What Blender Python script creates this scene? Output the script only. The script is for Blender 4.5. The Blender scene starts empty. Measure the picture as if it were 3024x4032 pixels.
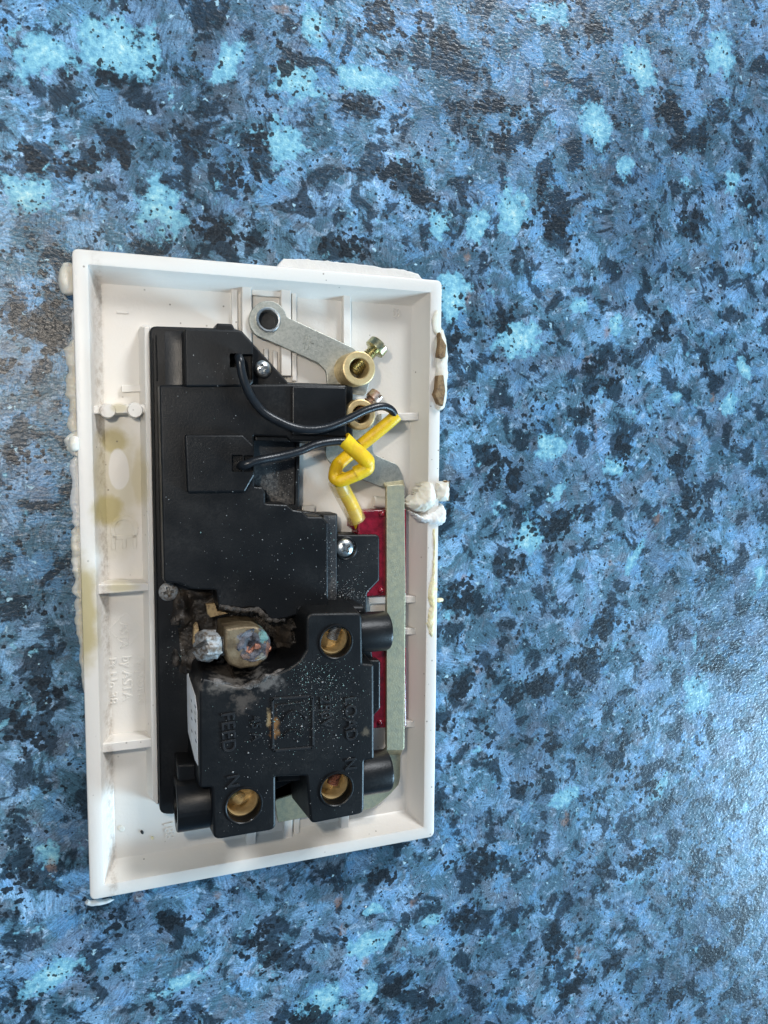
import bpy, bmesh, math, random
import numpy as np
from mathutils import Vector, Matrix, noise
from mathutils.bvhtree import BVHTree
random.seed(7)
MM = 0.001
S = bpy.context.scene
COL = S.collection

# ------------------------------------------------------------------ camera
F = 3040.0                                   # focal length in photo pixels (3024 x 4032)
CAM = np.array([-39.408, 32.880, 192.365])   # mm, worktop is z = 0
RC = np.array([[0.93775482, 0.00798386, 0.34720621],
               [-0.0242227, -0.99579759, 0.08832001],
               [0.34645224, -0.09123279, -0.9336206]])
cd = bpy.data.cameras.new('camera'); cam = bpy.data.objects.new('camera', cd); COL.objects.link(cam)
cd.sensor_fit = 'VERTICAL'; cd.sensor_height = 40.32; cd.sensor_width = 30.24; cd.lens = F / 100.0
cd.clip_start = 0.005; cd.clip_end = 20
B = np.diag([1, -1, -1]) @ RC                # blender camera looks along -z, y up
M4 = Matrix([list(B.T[i]) + [CAM[i] * MM] for i in range(3)] + [[0, 0, 0, 1]])
cam.matrix_world = M4
S.camera = cam
cd.dof.use_dof = True; cd.dof.focus_distance = 0.195; cd.dof.aperture_fstop = 64.0

# ------------------------------------------------------------------ light
w = bpy.data.worlds.new('World'); S.world = w; w.use_nodes = True
w.node_tree.nodes['Background'].inputs[0].default_value = (0.42, 0.68, 1.0, 1)
w.node_tree.nodes['Background'].inputs[1].default_value = 0.19

def lamp(name, kind, loc, energy, col, **k):
    l = bpy.data.lights.new(name, kind); o = bpy.data.objects.new(name, l); COL.objects.link(o)
    o.location = [c * MM for c in loc]; l.energy = energy; l.color = col
    for a, b in k.items():
        if a != 'target': setattr(l, a, b)
    if 'target' in k:
        d = Vector([c * MM for c in k['target']]) - o.location
        o.rotation_euler = d.to_track_quat('-Z', 'Y').to_euler()
    return o
# hand-held torch close to the lens and the kitchen window beyond the top right; side and overhead lamps are added cool fill
lamp('torch_light', 'AREA', (-72, 68, 198), 0.165, (1.0, 0.89, 0.75), shape='DISK', size=0.010, target=(-30, 10, 0))
lamp('window_light', 'AREA', (1250, 2200, 1500), 70.0, (0.92, 0.96, 1.0), shape='RECTANGLE', size=0.7, size_y=0.7, target=(60, 0, 0))
lamp('side_fill_light', 'AREA', (2600, -1300, 950), 128.0, (0.48, 0.76, 1.0), shape='RECTANGLE', size=0.7, size_y=0.7, target=(60, 0, 0))
lamp('overhead_fill_light', 'AREA', (-760, 200, 1400), 4.0, (0.80, 0.90, 1.0), shape='RECTANGLE', size=0.8, size_y=0.8, target=(40, -20, 0))
S.view_settings.view_transform = 'Standard'; S.view_settings.look = 'None'
S.view_settings.exposure = 0.12; S.view_settings.gamma = 1.0
S.cycles.use_denoising = True
S.cycles.max_bounces = 8

# ------------------------------------------------------------------ pixel -> mm
def U(px, py, z):
    d = RC.T @ np.array([(px - 1512) / F, (py - 2016) / F, 1.0])
    s = (z - CAM[2]) / d[2]
    return Vector((CAM[0] + d[0] * s, CAM[1] + d[1] * s, z))

# ------------------------------------------------------------------ materials
def newmat(name):
    m = bpy.data.materials.new(name); m.use_nodes = True
    return m, m.node_tree, m.node_tree.nodes['Principled BSDF']
class NT:
    """tiny node helper; p is the position in mm"""
    def __init__(s, nt):
        s.nt = nt; g = s.n('ShaderNodeNewGeometry'); v = s.n('ShaderNodeVectorMath', operation='SCALE')
        s.l(g.outputs['Position'], v.inputs[0]); v.inputs['Scale'].default_value = 1000.0; s.p = v.outputs[0]; s.geo = g
    def n(s, t, **k):
        x = s.nt.nodes.new(t)
        for a, b in k.items(): setattr(x, a, b)
        return x
    def l(s, a, b): s.nt.links.new(a, b)
    def put(s, sock, v):
        if hasattr(v, 'is_linked') or hasattr(v, 'links'): s.l(v, sock)
        elif isinstance(v, (tuple, list)) and len(v) == 3 and sock.type == 'RGBA': sock.default_value = (*v, 1)
        else: sock.default_value = v
    def math(s, op, a, b=0.0, c=None, clamp=False):
        x = s.n('ShaderNodeMath', operation=op, use_clamp=clamp); s.put(x.inputs[0], a); s.put(x.inputs[1], b)
        if c is not None: s.put(x.inputs[2], c)
        return x.outputs[0]
    def vm(s, op, a, b=None, scale=None):
        x = s.n('ShaderNodeVectorMath', operation=op); s.put(x.inputs[0], a)
        if b is not None: s.put(x.inputs[1], b)
        if scale is not None: s.put(x.inputs['Scale'], scale)
        return x.outputs[0] if op not in ('LENGTH', 'DISTANCE') else x.outputs['Value']
    def noise(s, size, detail=3, rough=0.55, vec=None, dist=0.0, color=False):
        x = s.n('ShaderNodeTexNoise'); s.l(vec if vec is not None else s.p, x.inputs['Vector'])
        x.inputs['Scale'].default_value = 1.0 / size; x.inputs['Detail'].default_value = detail
        x.inputs['Roughness'].default_value = rough; x.inputs['Distortion'].default_value = dist
        return x.outputs['Color' if color else 'Fac']
    def vor(s, size, feature='F1', vec=None, out='Distance', rnd=1.0):
        x = s.n('ShaderNodeTexVoronoi', feature=feature); s.l(vec if vec is not None else s.p, x.inputs['Vector'])
        x.inputs['Scale'].default_value = 1.0 / size; x.inputs['Randomness'].default_value = rnd
        return x.outputs[out]
    def step(s, v, a, b, lo=0.0, hi=1.0):
        x = s.n('ShaderNodeMapRange', interpolation_type='SMOOTHSTEP'); s.put(x.inputs[0], v)
        for i, q in enumerate((a, b, lo, hi)): x.inputs[i + 1].default_value = q
        return x.outputs[0]
    def mix(s, f, a, b, mode='MIX'):
        x = s.n('ShaderNodeMix', data_type='RGBA', blend_type=mode); s.put(x.inputs['Factor'], f)
        s.put(x.inputs[6], a); s.put(x.inputs[7], b); return x.outputs[2]
    def ramp(s, v, stops):
        x = s.n('ShaderNodeValToRGB'); s.l(v, x.inputs[0]); e = x.color_ramp.elements
        while len(e) < len(stops): e.new(0.5)
        for q, (t, c) in zip(e, stops): q.position = t; q.color = (*c, 1)
        return x.outputs[0]
    def bump(s, bsdf, h, strength, dist):
        x = s.n('ShaderNodeBump'); s.l(h, x.inputs['Height']); x.inputs['Strength'].default_value = strength
        x.inputs['Distance'].default_value = dist; s.l(x.outputs[0], bsdf.inputs['Normal'])
    def spot(s, px, py, z, rx, ry):
        """1 inside an ellipse round a spot on the object (radii in mm), falling to 0"""
        c = U(px, py, z); v = s.vm('SUBTRACT', s.p, (c.x, c.y, c.z)); v = s.vm('MULTIPLY', v, (1 / rx, 1 / ry, 0.0))
        return s.math('SUBTRACT', 1.0, s.vm('LENGTH', v))

def m_white():
    m, nt, b = newmat('ivory_plastic'); k = NT(nt)
    col = k.mix(k.step(k.noise(30, 2), 0.35, 0.7), (0.72, 0.685, 0.63), (0.70, 0.65, 0.59))
    n = k.noise(5, 4)
    st = None
    for (px, py, z, rx, ry, amt) in ((468, 1880, 4, 7.0, 16.5, 0.42), (450, 1735, 4, 5.0, 4.2, 0.85), (432, 2005, 4, 5.2, 5.5, 0.88), (545, 1880, 4, 2.6, 10, 0.55), (395, 1850, 4, 2.2, 9, 0.52),
                                     (475, 2315, 9, 5, 1.6, 0.6), (470, 1605, 9, 2.4, 1.6, 0.55), (330, 2430, 10, 4.2, 17, 0.80), (300, 2350, 10, 3.0, 11, 0.65), (460, 2120, 4, 6, 7, 0.22)):
        v = k.spot(px, py, z, rx, ry); v = k.math('ADD', v, k.math('MULTIPLY', k.math('SUBTRACT', n, 0.5), 0.7))
        v = k.step(v, 0.0, 0.6, 0, amt)
        st = v if st is None else k.math('MAXIMUM', st, v)
    hole = k.step(k.math('ADD', k.spot(468, 1850, 4, 2.5, 5.2), k.math('MULTIPLY', k.math('SUBTRACT', n, 0.5), 0.25)), 0.02, 0.16)
    st = k.math('MULTIPLY', st, k.math('SUBTRACT', 1.0, hole))
    col = k.mix(st, col, (0.42, 0.34, 0.13))
    # brown grime gathered along the left and lower inside walls
    gx = k.n('ShaderNodeSeparateXYZ'); k.l(k.p, gx.inputs[0])
    g = k.math('MULTIPLY', k.step(gx.outputs[0], -40.3, -38.6), k.step(gx.outputs[0], -36.9, -38.1))
    g = k.math('MULTIPLY', g, k.step(k.noise(1.6, 6, 0.75), 0.36, 0.70))
    g = k.math('MULTIPLY', g, k.step(k.noise(16, 2), 0.30, 0.5))
    col = k.mix(k.math('MULTIPLY', g, 0.55), col, (0.24, 0.16, 0.09))
    sp = k.math('MULTIPLY', k.step(k.vor(2.6), 0.11, 0.06), k.step(k.noise(9, 2), 0.50, 0.6))
    col = k.mix(k.math('MULTIPLY', sp, 0.7), col, (0.12, 0.09, 0.06))
    k.l(col, b.inputs['Base Color'])
    b.inputs['Roughness'].default_value = 0.38; b.inputs['Specular IOR Level'].default_value = 0.45
    b.inputs['Subsurface Weight'].default_value = 0.12; b.inputs['Subsurface Radius'].default_value = (1, .8, .6); b.inputs['Subsurface Scale'].default_value = 0.0012
    k.bump(b, k.noise(0.8, 3), 0.10, 0.0004)
    return m

def m_black(name='black_plastic', base=0.0055, dust=0.28, rough=0.33, tint=(0.085, 0.08, 0.075), scorch=()):
    m, nt, b = newmat(name); k = NT(nt)
    nz = k.n('ShaderNodeSeparateXYZ'); k.l(k.geo.outputs['Normal'], nz.inputs[0])
    up = k.step(nz.outputs[2], 0.3, 0.95)
    d = k.math('MULTIPLY', k.step(k.noise(13, 4, 0.6), 0.44, 0.72), k.step(k.noise(0.7, 4, 0.7), 0.32, 0.72))
    f = k.step(k.noise(0.28, 2, 0.8), 0.62, 0.74)
    f = k.math('MULTIPLY', f, k.step(k.noise(8, 3), 0.42, 0.62))
    fac = k.math('MULTIPLY', k.math('MAXIMUM', k.math('MULTIPLY', d, 0.55), k.math('MULTIPLY', f, 0.5)), up)
    fac = k.math('MULTIPLY', fac, dust)
    col = k.mix(fac, (base, base * 1.05, base * 1.15), tint)
    for (px, py, z, rx, ry, c, amt) in scorch:
        v = k.math('ADD', k.spot(px, py, z, rx, ry), k.math('MULTIPLY', k.math('SUBTRACT', k.noise(2.2, 5, 0.7), 0.5), 2.4))
        col = k.mix(k.step(v, 0.1, 0.8, 0, amt), col, c)
    k.l(col, b.inputs['Base Color'])
    k.l(k.math('ADD', k.math('MULTIPLY', k.noise(6, 4), 0.25), rough - 0.10), b.inputs['Roughness'])
    b.inputs['Specular IOR Level'].default_value = 0.30
    k.bump(b, k.noise(0.5, 4, 0.6), 0.16, 0.0003)
    return m

def m_char():
    m, nt, b = newmat('charred_plastic'); k = NT(nt)
    n = k.noise(3.2, 6, 0.65)
    col = k.ramp(n, [(0.30, (0.006, 0.005, 0.005)), (0.48, (0.022, 0.017, 0.013)), (0.62, (0.045, 0.034, 0.025)), (0.78, (0.11, 0.09, 0.07))])
    sx = k.n('ShaderNodeSeparateXYZ'); k.l(k.p, sx.inputs[0])
    ash = k.math('MULTIPLY', k.step(sx.outputs[2], 17.5, 21.5), k.step(k.noise(2.0, 5, 0.7), 0.42, 0.62))
    col = k.mix(k.math('MULTIPLY', ash, 0.6), col, (0.20, 0.18, 0.165))
    k.l(col, b.inputs['Base Color'])
    b.inputs['Roughness'].default_value = 0.55
    k.bump(b, k.noise(0.7, 5, 0.7), 0.5, 0.0006)
    return m

def m_metal(name, c1, c2, rough=0.32, scale=1.5, bump=0.15, metallic=1.0):
    m, nt, b = newmat(name); k = NT(nt)
    col = k.mix(k.step(k.noise(scale, 5, 0.65), 0.38, 0.66), c1, c2)
    k.l(col, b.inputs['Base Color']); b.inputs['Metallic'].default_value = metallic
    k.l(k.math('ADD', k.math('MULTIPLY', k.noise(scale * 0.5, 4), 0.3), rough - 0.12), b.inputs['Roughness'])
    k.bump(b, k.noise(0.35, 3), bump, 0.0002)
    return m

def m_plain(name, col, rough=0.45, var=0.12, scale=3.0, bump=0.1, sss=0.0, col2=None, spec=0.5, trans=0.0, alpha=1.0):
    m, nt, b = newmat(name); k = NT(nt)
    c2 = col2 or tuple(c * (1 - var) for c in col)
    k.l(k.mix(k.step(k.noise(scale, 4, 0.6), 0.35, 0.68), col, c2), b.inputs['Base Color'])
    b.inputs['Roughness'].default_value = rough; b.inputs['Specular IOR Level'].default_value = spec
    b.inputs['Subsurface Weight'].default_value = sss; b.inputs['Subsurface Scale'].default_value = 0.0012
    b.inputs['Subsurface Radius'].default_value = (1, 0.7, 0.4)
    b.inputs['Transmission Weight'].default_value = trans; b.inputs['Alpha'].default_value = alpha
    if bump: k.bump(b, k.noise(scale * 0.3, 4, 0.65), bump, 0.0005)
    return m

def m_burnt_brass():
    m, nt, b = newmat('burnt_brass'); k = NT(nt)
    n = k.noise(4.0, 4, 0.6)
    col = k.ramp(n, [(0.30, (0.075, 0.052, 0.032)), (0.46, (0.16, 0.118, 0.068)), (0.60, (0.24, 0.19, 0.12)), (0.75, (0.11, 0.062, 0.04))])
    def blot(px, py, rx, ry, c, base, amt=0.9):
        v = k.math('ADD', k.spot(px, py, 20.5, rx, ry), k.math('MULTIPLY', k.math('SUBTRACT', k.noise(1.6, 5, 0.7), 0.5), 1.3))
        return k.mix(k.step(v, 0.1, 0.5, 0, amt), base, c)
    col = blot(985, 2535, 4.3, 3.8, (0.075, 0.078, 0.095), col)
    col = blot(970, 2505, 3.0, 1.5, (0.22, 0.23, 0.27), col, 0.8)
    col = blot(1035, 2505, 1.4, 2.0, (0.20, 0.36, 0.34), col, 0.85)
    col = blot(1035, 2585, 1.8, 1.2, (0.30, 0.36, 0.34), col, 0.7)
    col = blot(1058, 2560, 0.9, 3.4, (0.28, 0.15, 0.11), col, 0.8)
    col = blot(975, 2545, 1.8, 1.5, (0.012, 0.011, 0.012), col, 0.9)
    k.l(col, b.inputs['Base Color']); b.inputs['Metallic'].default_value = 0.45
    b.inputs['Roughness'].default_value = 0.5
    k.bump(b, k.noise(1.2, 5, 0.7), 0.35, 0.0005)
    return m

def m_corrosion():
    m, nt, b = newmat('verdigris_crust'); k = NT(nt)
    col = k.ramp(k.noise(2.0, 5, 0.65), [(0.30, (0.010, 0.010, 0.012)), (0.46, (0.045, 0.045, 0.055)), (0.58, (0.10, 0.10, 0.12)), (0.72, (0.22, 0.22, 0.24))])
    def blot(px, py, rx, ry, c, base, amt):
        v = k.math('ADD', k.spot(px, py, 20.5, rx, ry), k.math('MULTIPLY', k.math('SUBTRACT', k.noise(1.2, 5, 0.7), 0.5), 1.6))
        return k.mix(k.step(v, 0.15, 0.5, 0, amt), base, c)
    col = blot(1038, 2505, 1.3, 2.0, (0.14, 0.30, 0.28), col, 0.85); col = blot(1030, 2595, 1.7, 1.0, (0.26, 0.32, 0.30), col, 0.75)
    col = blot(960, 2495, 2.2, 1.0, (0.11, 0.12, 0.14), col, 0.7); col = blot(1055, 2560, 0.8, 2.6, (0.20, 0.10, 0.075), col, 0.8)
    col = blot(965, 2585, 1.6, 1.0, (0.17, 0.10, 0.07), col, 0.7)
    k.l(col, b.inputs['Base Color']); b.inputs['Roughness'].default_value = 0.6
    k.bump(b, k.noise(0.6, 5, 0.7), 0.5, 0.0005)
    return m

def m_worktop():
    m, nt, b = newmat('speckled_blue_laminate'); k = NT(nt)
    flat = k.vm('MULTIPLY', k.p, (1, 1, 0))
    def att(nm):
        a = k.n('ShaderNodeAttribute'); a.attribute_name = nm; return a.outputs['Fac']
    def off(x, y): return k.vm('ADD', flat, (x, y, 0))
    def crisp(size, at, soft, x, y, rough=0.66, det=9, dist=0.4, bias=None):
        n = k.noise(size, det, rough, off(x, y), dist=dist)
        if bias is not None: n = k.math('ADD', n, bias)
        return k.step(n, at - soft, at + soft), n
    wob = k.vm('SCALE', k.vm('SUBTRACT', k.noise(3.5, 6, 0.7, flat, color=True), (0.5, 0.5, 0.5)), scale=7.0)
    pw = k.vm('ADD', flat, wob)
    # crystals: every cell has its own shade and its own grain direction
    cells = k.vor(6.5, vec=pw, out='Color'); cs = k.n('ShaderNodeSeparateColor'); k.l(cells, cs.inputs[0])
    rot = k.n('ShaderNodeVectorRotate', rotation_type='Z_AXIS'); k.l(flat, rot.inputs['Vector'])
    k.l(k.math('MULTIPLY', cs.outputs[0], 6.28), rot.inputs['Angle'])
    streak = k.noise(0.62, 5, 0.75, k.vm('MULTIPLY', rot.outputs[0], (1.25, 0.16, 1)), dist=0.6)
    fine = k.noise(0.45, 4, 0.8, flat)
    # mid tones
    base = k.mix(cs.outputs[1], (0.046, 0.104, 0.146), (0.088, 0.180, 0.250))
    warm, _ = crisp(9, 0.55, 0.05, 310, 50)
    base = k.mix(k.math('MULTIPLY', warm, 0.55), base, (0.140, 0.160, 0.200))
    # paler blue chips, two sizes
    l1, _ = crisp(7.5, 0.505, 0.045, 77, 31, bias=k.math('MULTIPLY', att('bright'), 0.09))
    base = k.mix(k.math('MULTIPLY', l1, 0.8), base, k.mix(cs.outputs[2], (0.105, 0.262, 0.45), (0.200, 0.355, 0.52)))
    lav, _ = crisp(12, 0.54, 0.05, 210, 610)
    base = k.mix(k.math('MULTIPLY', lav, 0.32), base, (0.175, 0.265, 0.42))
    l2, _ = crisp(3.0, 0.60, 0.03, 17, 231)
    base = k.mix(k.math('MULTIPLY', l2, 0.75), base, (0.27, 0.38, 0.50))
    # slate patches
    d1, _ = crisp(8.0, 0.525, 0.030, 9, 121, bias=k.math('MULTIPLY', att('dark'), 0.10))
    base = k.mix(k.math('MULTIPLY', d1, 0.88), base, (0.013, 0.023, 0.034))
    # streaks and grit modulate everything
    mod = k.math('ADD', k.math('MULTIPLY', k.step(streak, 0.32, 0.68), 0.85), k.math('MULTIPLY', k.step(fine, 0.3, 0.7), 0.75))
    mod = k.math('ADD', mod, 0.24)
    mod = k.math('MULTIPLY', mod, k.step(k.noise(42, 3, 0.5, off(120, 33)), 0.32, 0.66, 0.66, 1.28))
    cmb = k.n('ShaderNodeCombineXYZ'); [k.l(mod, cmb.inputs[q]) for q in range(3)]
    base = k.mix(1.0, base, cmb.outputs[0], 'MULTIPLY')
    # hair-thin pale scratches inside crystals
    hair = k.math('MULTIPLY', k.step(streak, 0.66, 0.74), k.step(k.noise(8, 4, 0.6, off(400, 20)), 0.46, 0.6))
    base = k.mix(k.math('MULTIPLY', hair, 0.55), base, (0.34, 0.43, 0.50))
    # turquoise flakes with sharp outlines
    bn = k.noise(3.4, 8, 0.68, flat)
    bf = k.math('ADD', att('bright'), k.math('MULTIPLY', k.math('SUBTRACT', bn, 0.5), 2.6))
    bf = k.math('ADD', bf, k.math('MULTIPLY', k.math('SUBTRACT', k.noise(10, 5, 0.6, off(77, 31)), 0.54), 1.9))
    bright = k.step(bf, 0.02, 0.30)
    bcol = k.ramp(k.math('ADD', k.math('MULTIPLY', k.noise(1.5, 6, 0.78, flat), 0.85), k.math('MULTIPLY', bf, 0.16)),
                  [(0.34, (0.08, 0.24, 0.34)), (0.46, (0.16, 0.40, 0.53)), (0.58, (0.31, 0.60, 0.66)), (0.72, (0.66, 0.83, 0.76))])
    base = k.mix(k.math('MULTIPLY', bright, 0.92), base, bcol)
    sm, _ = crisp(2.2, 0.665, 0.02, 810, 3, 0.6)
    base = k.mix(k.math('MULTIPLY', sm, 0.85), base, (0.40, 0.62, 0.72))
    # copper flecks
    tf = k.math('ADD', att('tan'), k.math('MULTIPLY', k.math('SUBTRACT', k.noise(2.4, 6, 0.7, flat), 0.5), 2.2))
    base = k.mix(k.math('MULTIPLY', k.step(tf, 0.35, 0.95), 0.55), base, (0.34, 0.20, 0.14))
    # black grains: clusters of rounded dots of several sizes
    df = k.math('ADD', k.math('MULTIPLY', att('dark'), 0.95), k.math('MULTIPLY', k.math('SUBTRACT', k.noise(4.0, 7, 0.7, off(5, 5)), 0.5), 3.0))
    df = k.math('ADD', df, k.math('MULTIPLY', k.math('SUBTRACT', k.noise(13, 5, 0.62, off(9, 121)), 0.54), 2.6))
    for size, at, wgt in ((2.2, 0.36, 1.6), (1.1, 0.30, 1.0)):
        dv = k.vor(size, vec=k.vm('ADD', off(size * 50, 0), k.vm('SCALE', wob, scale=0.05)))
        df = k.math('SUBTRACT', df, k.math('MULTIPLY', k.math('SUBTRACT', dv, at), wgt))
    dark = k.step(df, -0.16, -0.02)
    base = k.mix(k.math('MULTIPLY', dark, 0.95), base, k.mix(k.step(k.noise(0.6, 4, 0.7, flat), 0.35, 0.7), (0.004, 0.007, 0.010), (0.030, 0.038, 0.047)))
    # pepper
    for size, x, lo, hi in ((1.4, 500, 0.52, 0.60), (0.8, 700, 0.54, 0.62)):
        pv = k.vor(size, vec=off(3, x))
        pp = k.math('MULTIPLY', k.step(pv, 0.30, 0.20), k.step(k.noise(6, 4, 0.65, off(55, x)), lo, hi))
        base = k.mix(k.math('MULTIPLY', pp, 0.9), base, (0.008, 0.012, 0.016))
    # faint pale specks
    gv = k.step(k.noise(0.16, 1, 0.5, flat), 0.72, 0.80)
    base = k.mix(k.math('MULTIPLY', gv, 0.4), base, (0.45, 0.58, 0.62))
    k.l(base, b.inputs['Base Color'])
    b.inputs['Roughness'].default_value = 0.31; b.inputs['Specular IOR Level'].default_value = 0.40
    h = k.math('ADD', k.noise(0.95, 3, 0.55, k.vm('MULTIPLY', flat, (0.75, 1.2, 1)), dist=0.4), k.math('MULTIPLY', k.noise(3.2, 2, 0.5, flat), 0.4))
    k.bump(b, h, 0.34, 0.0005)
    return m

WHITE = m_white(); BLACK = m_black(); BLOCKM = m_black('scorched_black_plastic', 0.004, 0.3, 0.42, scorch=((880, 2700, 23.5, 7.5, 2.2, (0.13, 0.115, 0.10), 0.75), (960, 2760, 23.5, 3.6, 3.4, (0.075, 0.062, 0.052), 0.8), (1060, 2690, 23.5, 4.5, 2.8, (0.15, 0.14, 0.13), 0.7),
    (1078, 2860, 23.5, 1.6, 4.5, (0.20, 0.10, 0.035), 0.85), (1060, 2830, 23.5, 0.9, 3.0, (0.40, 0.30, 0.16), 0.6), (1440, 2880, 23.5, 1.6, 1.6, (0.12, 0.10, 0.07), 0.7)))
BLACK2 = m_black('dull_black_plastic', 0.006, 0.35, 0.42)
GLOSS = m_black('slope_black_plastic', 0.010, 0.5, 0.34)  # slightly lighter black for the flange slope
WORN = m_black('dust_edged_black_plastic', 0.013, 0.6, 0.40)
GRIT = m_black('dusty_black_plastic', 0.02, 1.6, 0.6, (0.24, 0.22, 0.20)); CHAR = m_char()
BRASS = m_metal('brass', (0.70, 0.53, 0.27), (0.56, 0.41, 0.20), 0.42, metallic=0.55)
ZINC = m_metal('passivated_zinc', (0.48, 0.48, 0.43), (0.37, 0.38, 0.34), 0.46, 0.7, 0.3)
ZINC2 = m_metal('yellowed_zinc', (0.52, 0.455, 0.30), (0.41, 0.375, 0.27), 0.48, 1.1, 0.3)
STEEL = m_metal('plated_steel', (0.66, 0.68, 0.68), (0.50, 0.51, 0.50), 0.28, 0.7)
OLDSTEEL = m_metal('scorched_steel', (0.40, 0.41, 0.41), (0.15, 0.115, 0.085), 0.62, 1.4, 0.7, 0.55)
GOLDSCREW = m_metal('yellow_zinc_screw', (0.58, 0.56, 0.36), (0.40, 0.34, 0.18), 0.3, 0.8)
RUSTSCREW = m_metal('tarnished_screw', (0.52, 0.42, 0.36), (0.40, 0.25, 0.18), 0.45, 0.8)
BURNT = m_burnt_brass(); CORR = m_corrosion()
COPPER = m_metal('copper', (0.36, 0.15, 0.09), (0.20, 0.08, 0.055), 0.55, 0.8, 0.4, 0.4)
RED = m_plain('red_translucent_plastic', (0.23, 0.008, 0.022), 0.16, 0.5, 2.2, 0.08, 0.15, spec=0.6)
YELLOW = m_plain('yellow_sleeving', (0.84, 0.55, 0.008), 0.42, 0.10, 2.5, 0.25, 0.2, (0.70, 0.42, 0.012))
CLEAR = m_plain('clear_sleeving', (0.82, 0.62, 0.20), 0.28, 0.1, 3.0, 0.05, 0.1, alpha=0.22)
WIRE = m_plain('black_wire_insulation', (0.011, 0.013, 0.016), 0.30, 0.3, 1.5, 0.12)
SEAL = m_plain('off_white_sealant', (0.74, 0.71, 0.63), 0.45, 0.1, 4.0, 0.22, 0.2, (0.68, 0.62, 0.50))
SEALW = m_plain('white_filler', (0.78, 0.77, 0.74), 0.55, 0.06, 3.0, 0.25, 0.1)
SEALY = m_plain('yellowed_sealant', (0.72, 0.62, 0.34), 0.42, 0.1, 3.0, 0.3, 0.25, (0.76, 0.68, 0.46))
PAPER = m_plain('torn_brown_paper', (0.30, 0.19, 0.09), 0.8, 0.4, 1.2, 0.8, 0, (0.17, 0.10, 0.05))
LABEL = m_plain('white_label_paper', (0.84, 0.85, 0.86), 0.6, 0.1, 3.0, 0.05, 0, (0.74, 0.73, 0.70))
INK = m_plain('label_ink', (0.05, 0.05, 0.07), 0.6, 0.2, 1.0, 0.0)
SCORCH = m_plain('scorched_tan_fibre', (0.42, 0.30, 0.15), 0.7, 0.6, 1.0, 0.5, 0, (0.16, 0.10, 0.05))
GRAIN = m_plain('pale_dust_grain', (0.34, 0.345, 0.34), 0.6, 0.3, 1.0, 0.0)
GRAIN2 = m_plain('verdigris_grain', (0.25, 0.40, 0.38), 0.6, 0.3, 1.0, 0.0)
CRUMB_BORE = m_plain('dark_crumb_and_bore', (0.02, 0.02, 0.02), 0.6, 0.3, 1.0, 0.3)

# ------------------------------------------------------------------ mesh helpers (all lengths in mm)
def link(name, me, mat, parent=None, label=None):
    o = bpy.data.objects.new(name, me); COL.objects.link(o)
    if mat and not me.materials: me.materials.append(mat)
    if parent: o.parent = parent
    if label: o['label'] = label
    return o
def mesh(name, verts, faces, mat, parent=None, smooth=True, flat=(), label=None):
    me = bpy.data.meshes.new(name)
    me.from_pydata([(v[0] * MM, v[1] * MM, v[2] * MM) for v in verts], [], faces)
    bm = bmesh.new(); bm.from_mesh(me); bmesh.ops.recalc_face_normals(bm, faces=bm.faces)
    bm.to_mesh(me); bm.free(); me.validate()
    me.polygons.foreach_set('use_smooth', [smooth] * len(me.polygons))
    if smooth: me.set_sharp_from_angle(angle=math.radians(42))
    for i in flat: me.polygons[i].use_smooth = False
    return link(name, me, mat, parent, label)
def rounded(pts, r, seg=4):
    """pts: (x, y) or (x, y, radius) in mm -> fillet corners"""
    out = []; n = len(pts)
    for i in range(n):
        p = Vector(pts[i][:2]); a = Vector(pts[i - 1][:2]); b = Vector(pts[(i + 1) % n][:2])
        rr = pts[i][2] if len(pts[i]) > 2 else r
        u = a - p; v = b - p; lu, lv = u.length, v.length
        if rr <= 0 or lu < 1e-6 or lv < 1e-6: out.append(p); continue
        u /= lu; v /= lv; ang = u.angle(v)
        if ang > 3.0: out.append(p); continue
        t = min(rr / math.tan(ang / 2), lu * 0.45, lv * 0.45); p0 = p + u * t; p1 = p + v * t
        for j in range(seg + 1):
            s = j / seg; out.append(p0 * (1 - s) ** 2 + p * 2 * s * (1 - s) + p1 * s * s)
    return out
def inset(P, d):
    n = len(P); A = sum(P[i - 1].x * P[i].y - P[i].x * P[i - 1].y for i in range(n))
    sg = 1 if A > 0 else -1; out = []
    for i in range(n):
        e0 = (P[i] - P[i - 1]); e1 = (P[(i + 1) % n] - P[i])
        e0 = e0.normalized() if e0.length > 1e-9 else e1.normalized(); e1 = e1.normalized() if e1.length > 1e-9 else e0
        n0 = Vector((-e0.y, e0.x)); n1 = Vector((-e1.y, e1.x)); m = n0 + n1
        if m.length < 1e-6: m = n0
        m.normalize(); c = max(0.35, m.dot(n0)); out.append(P[i] + m * (sg * d / c))
    return out
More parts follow.
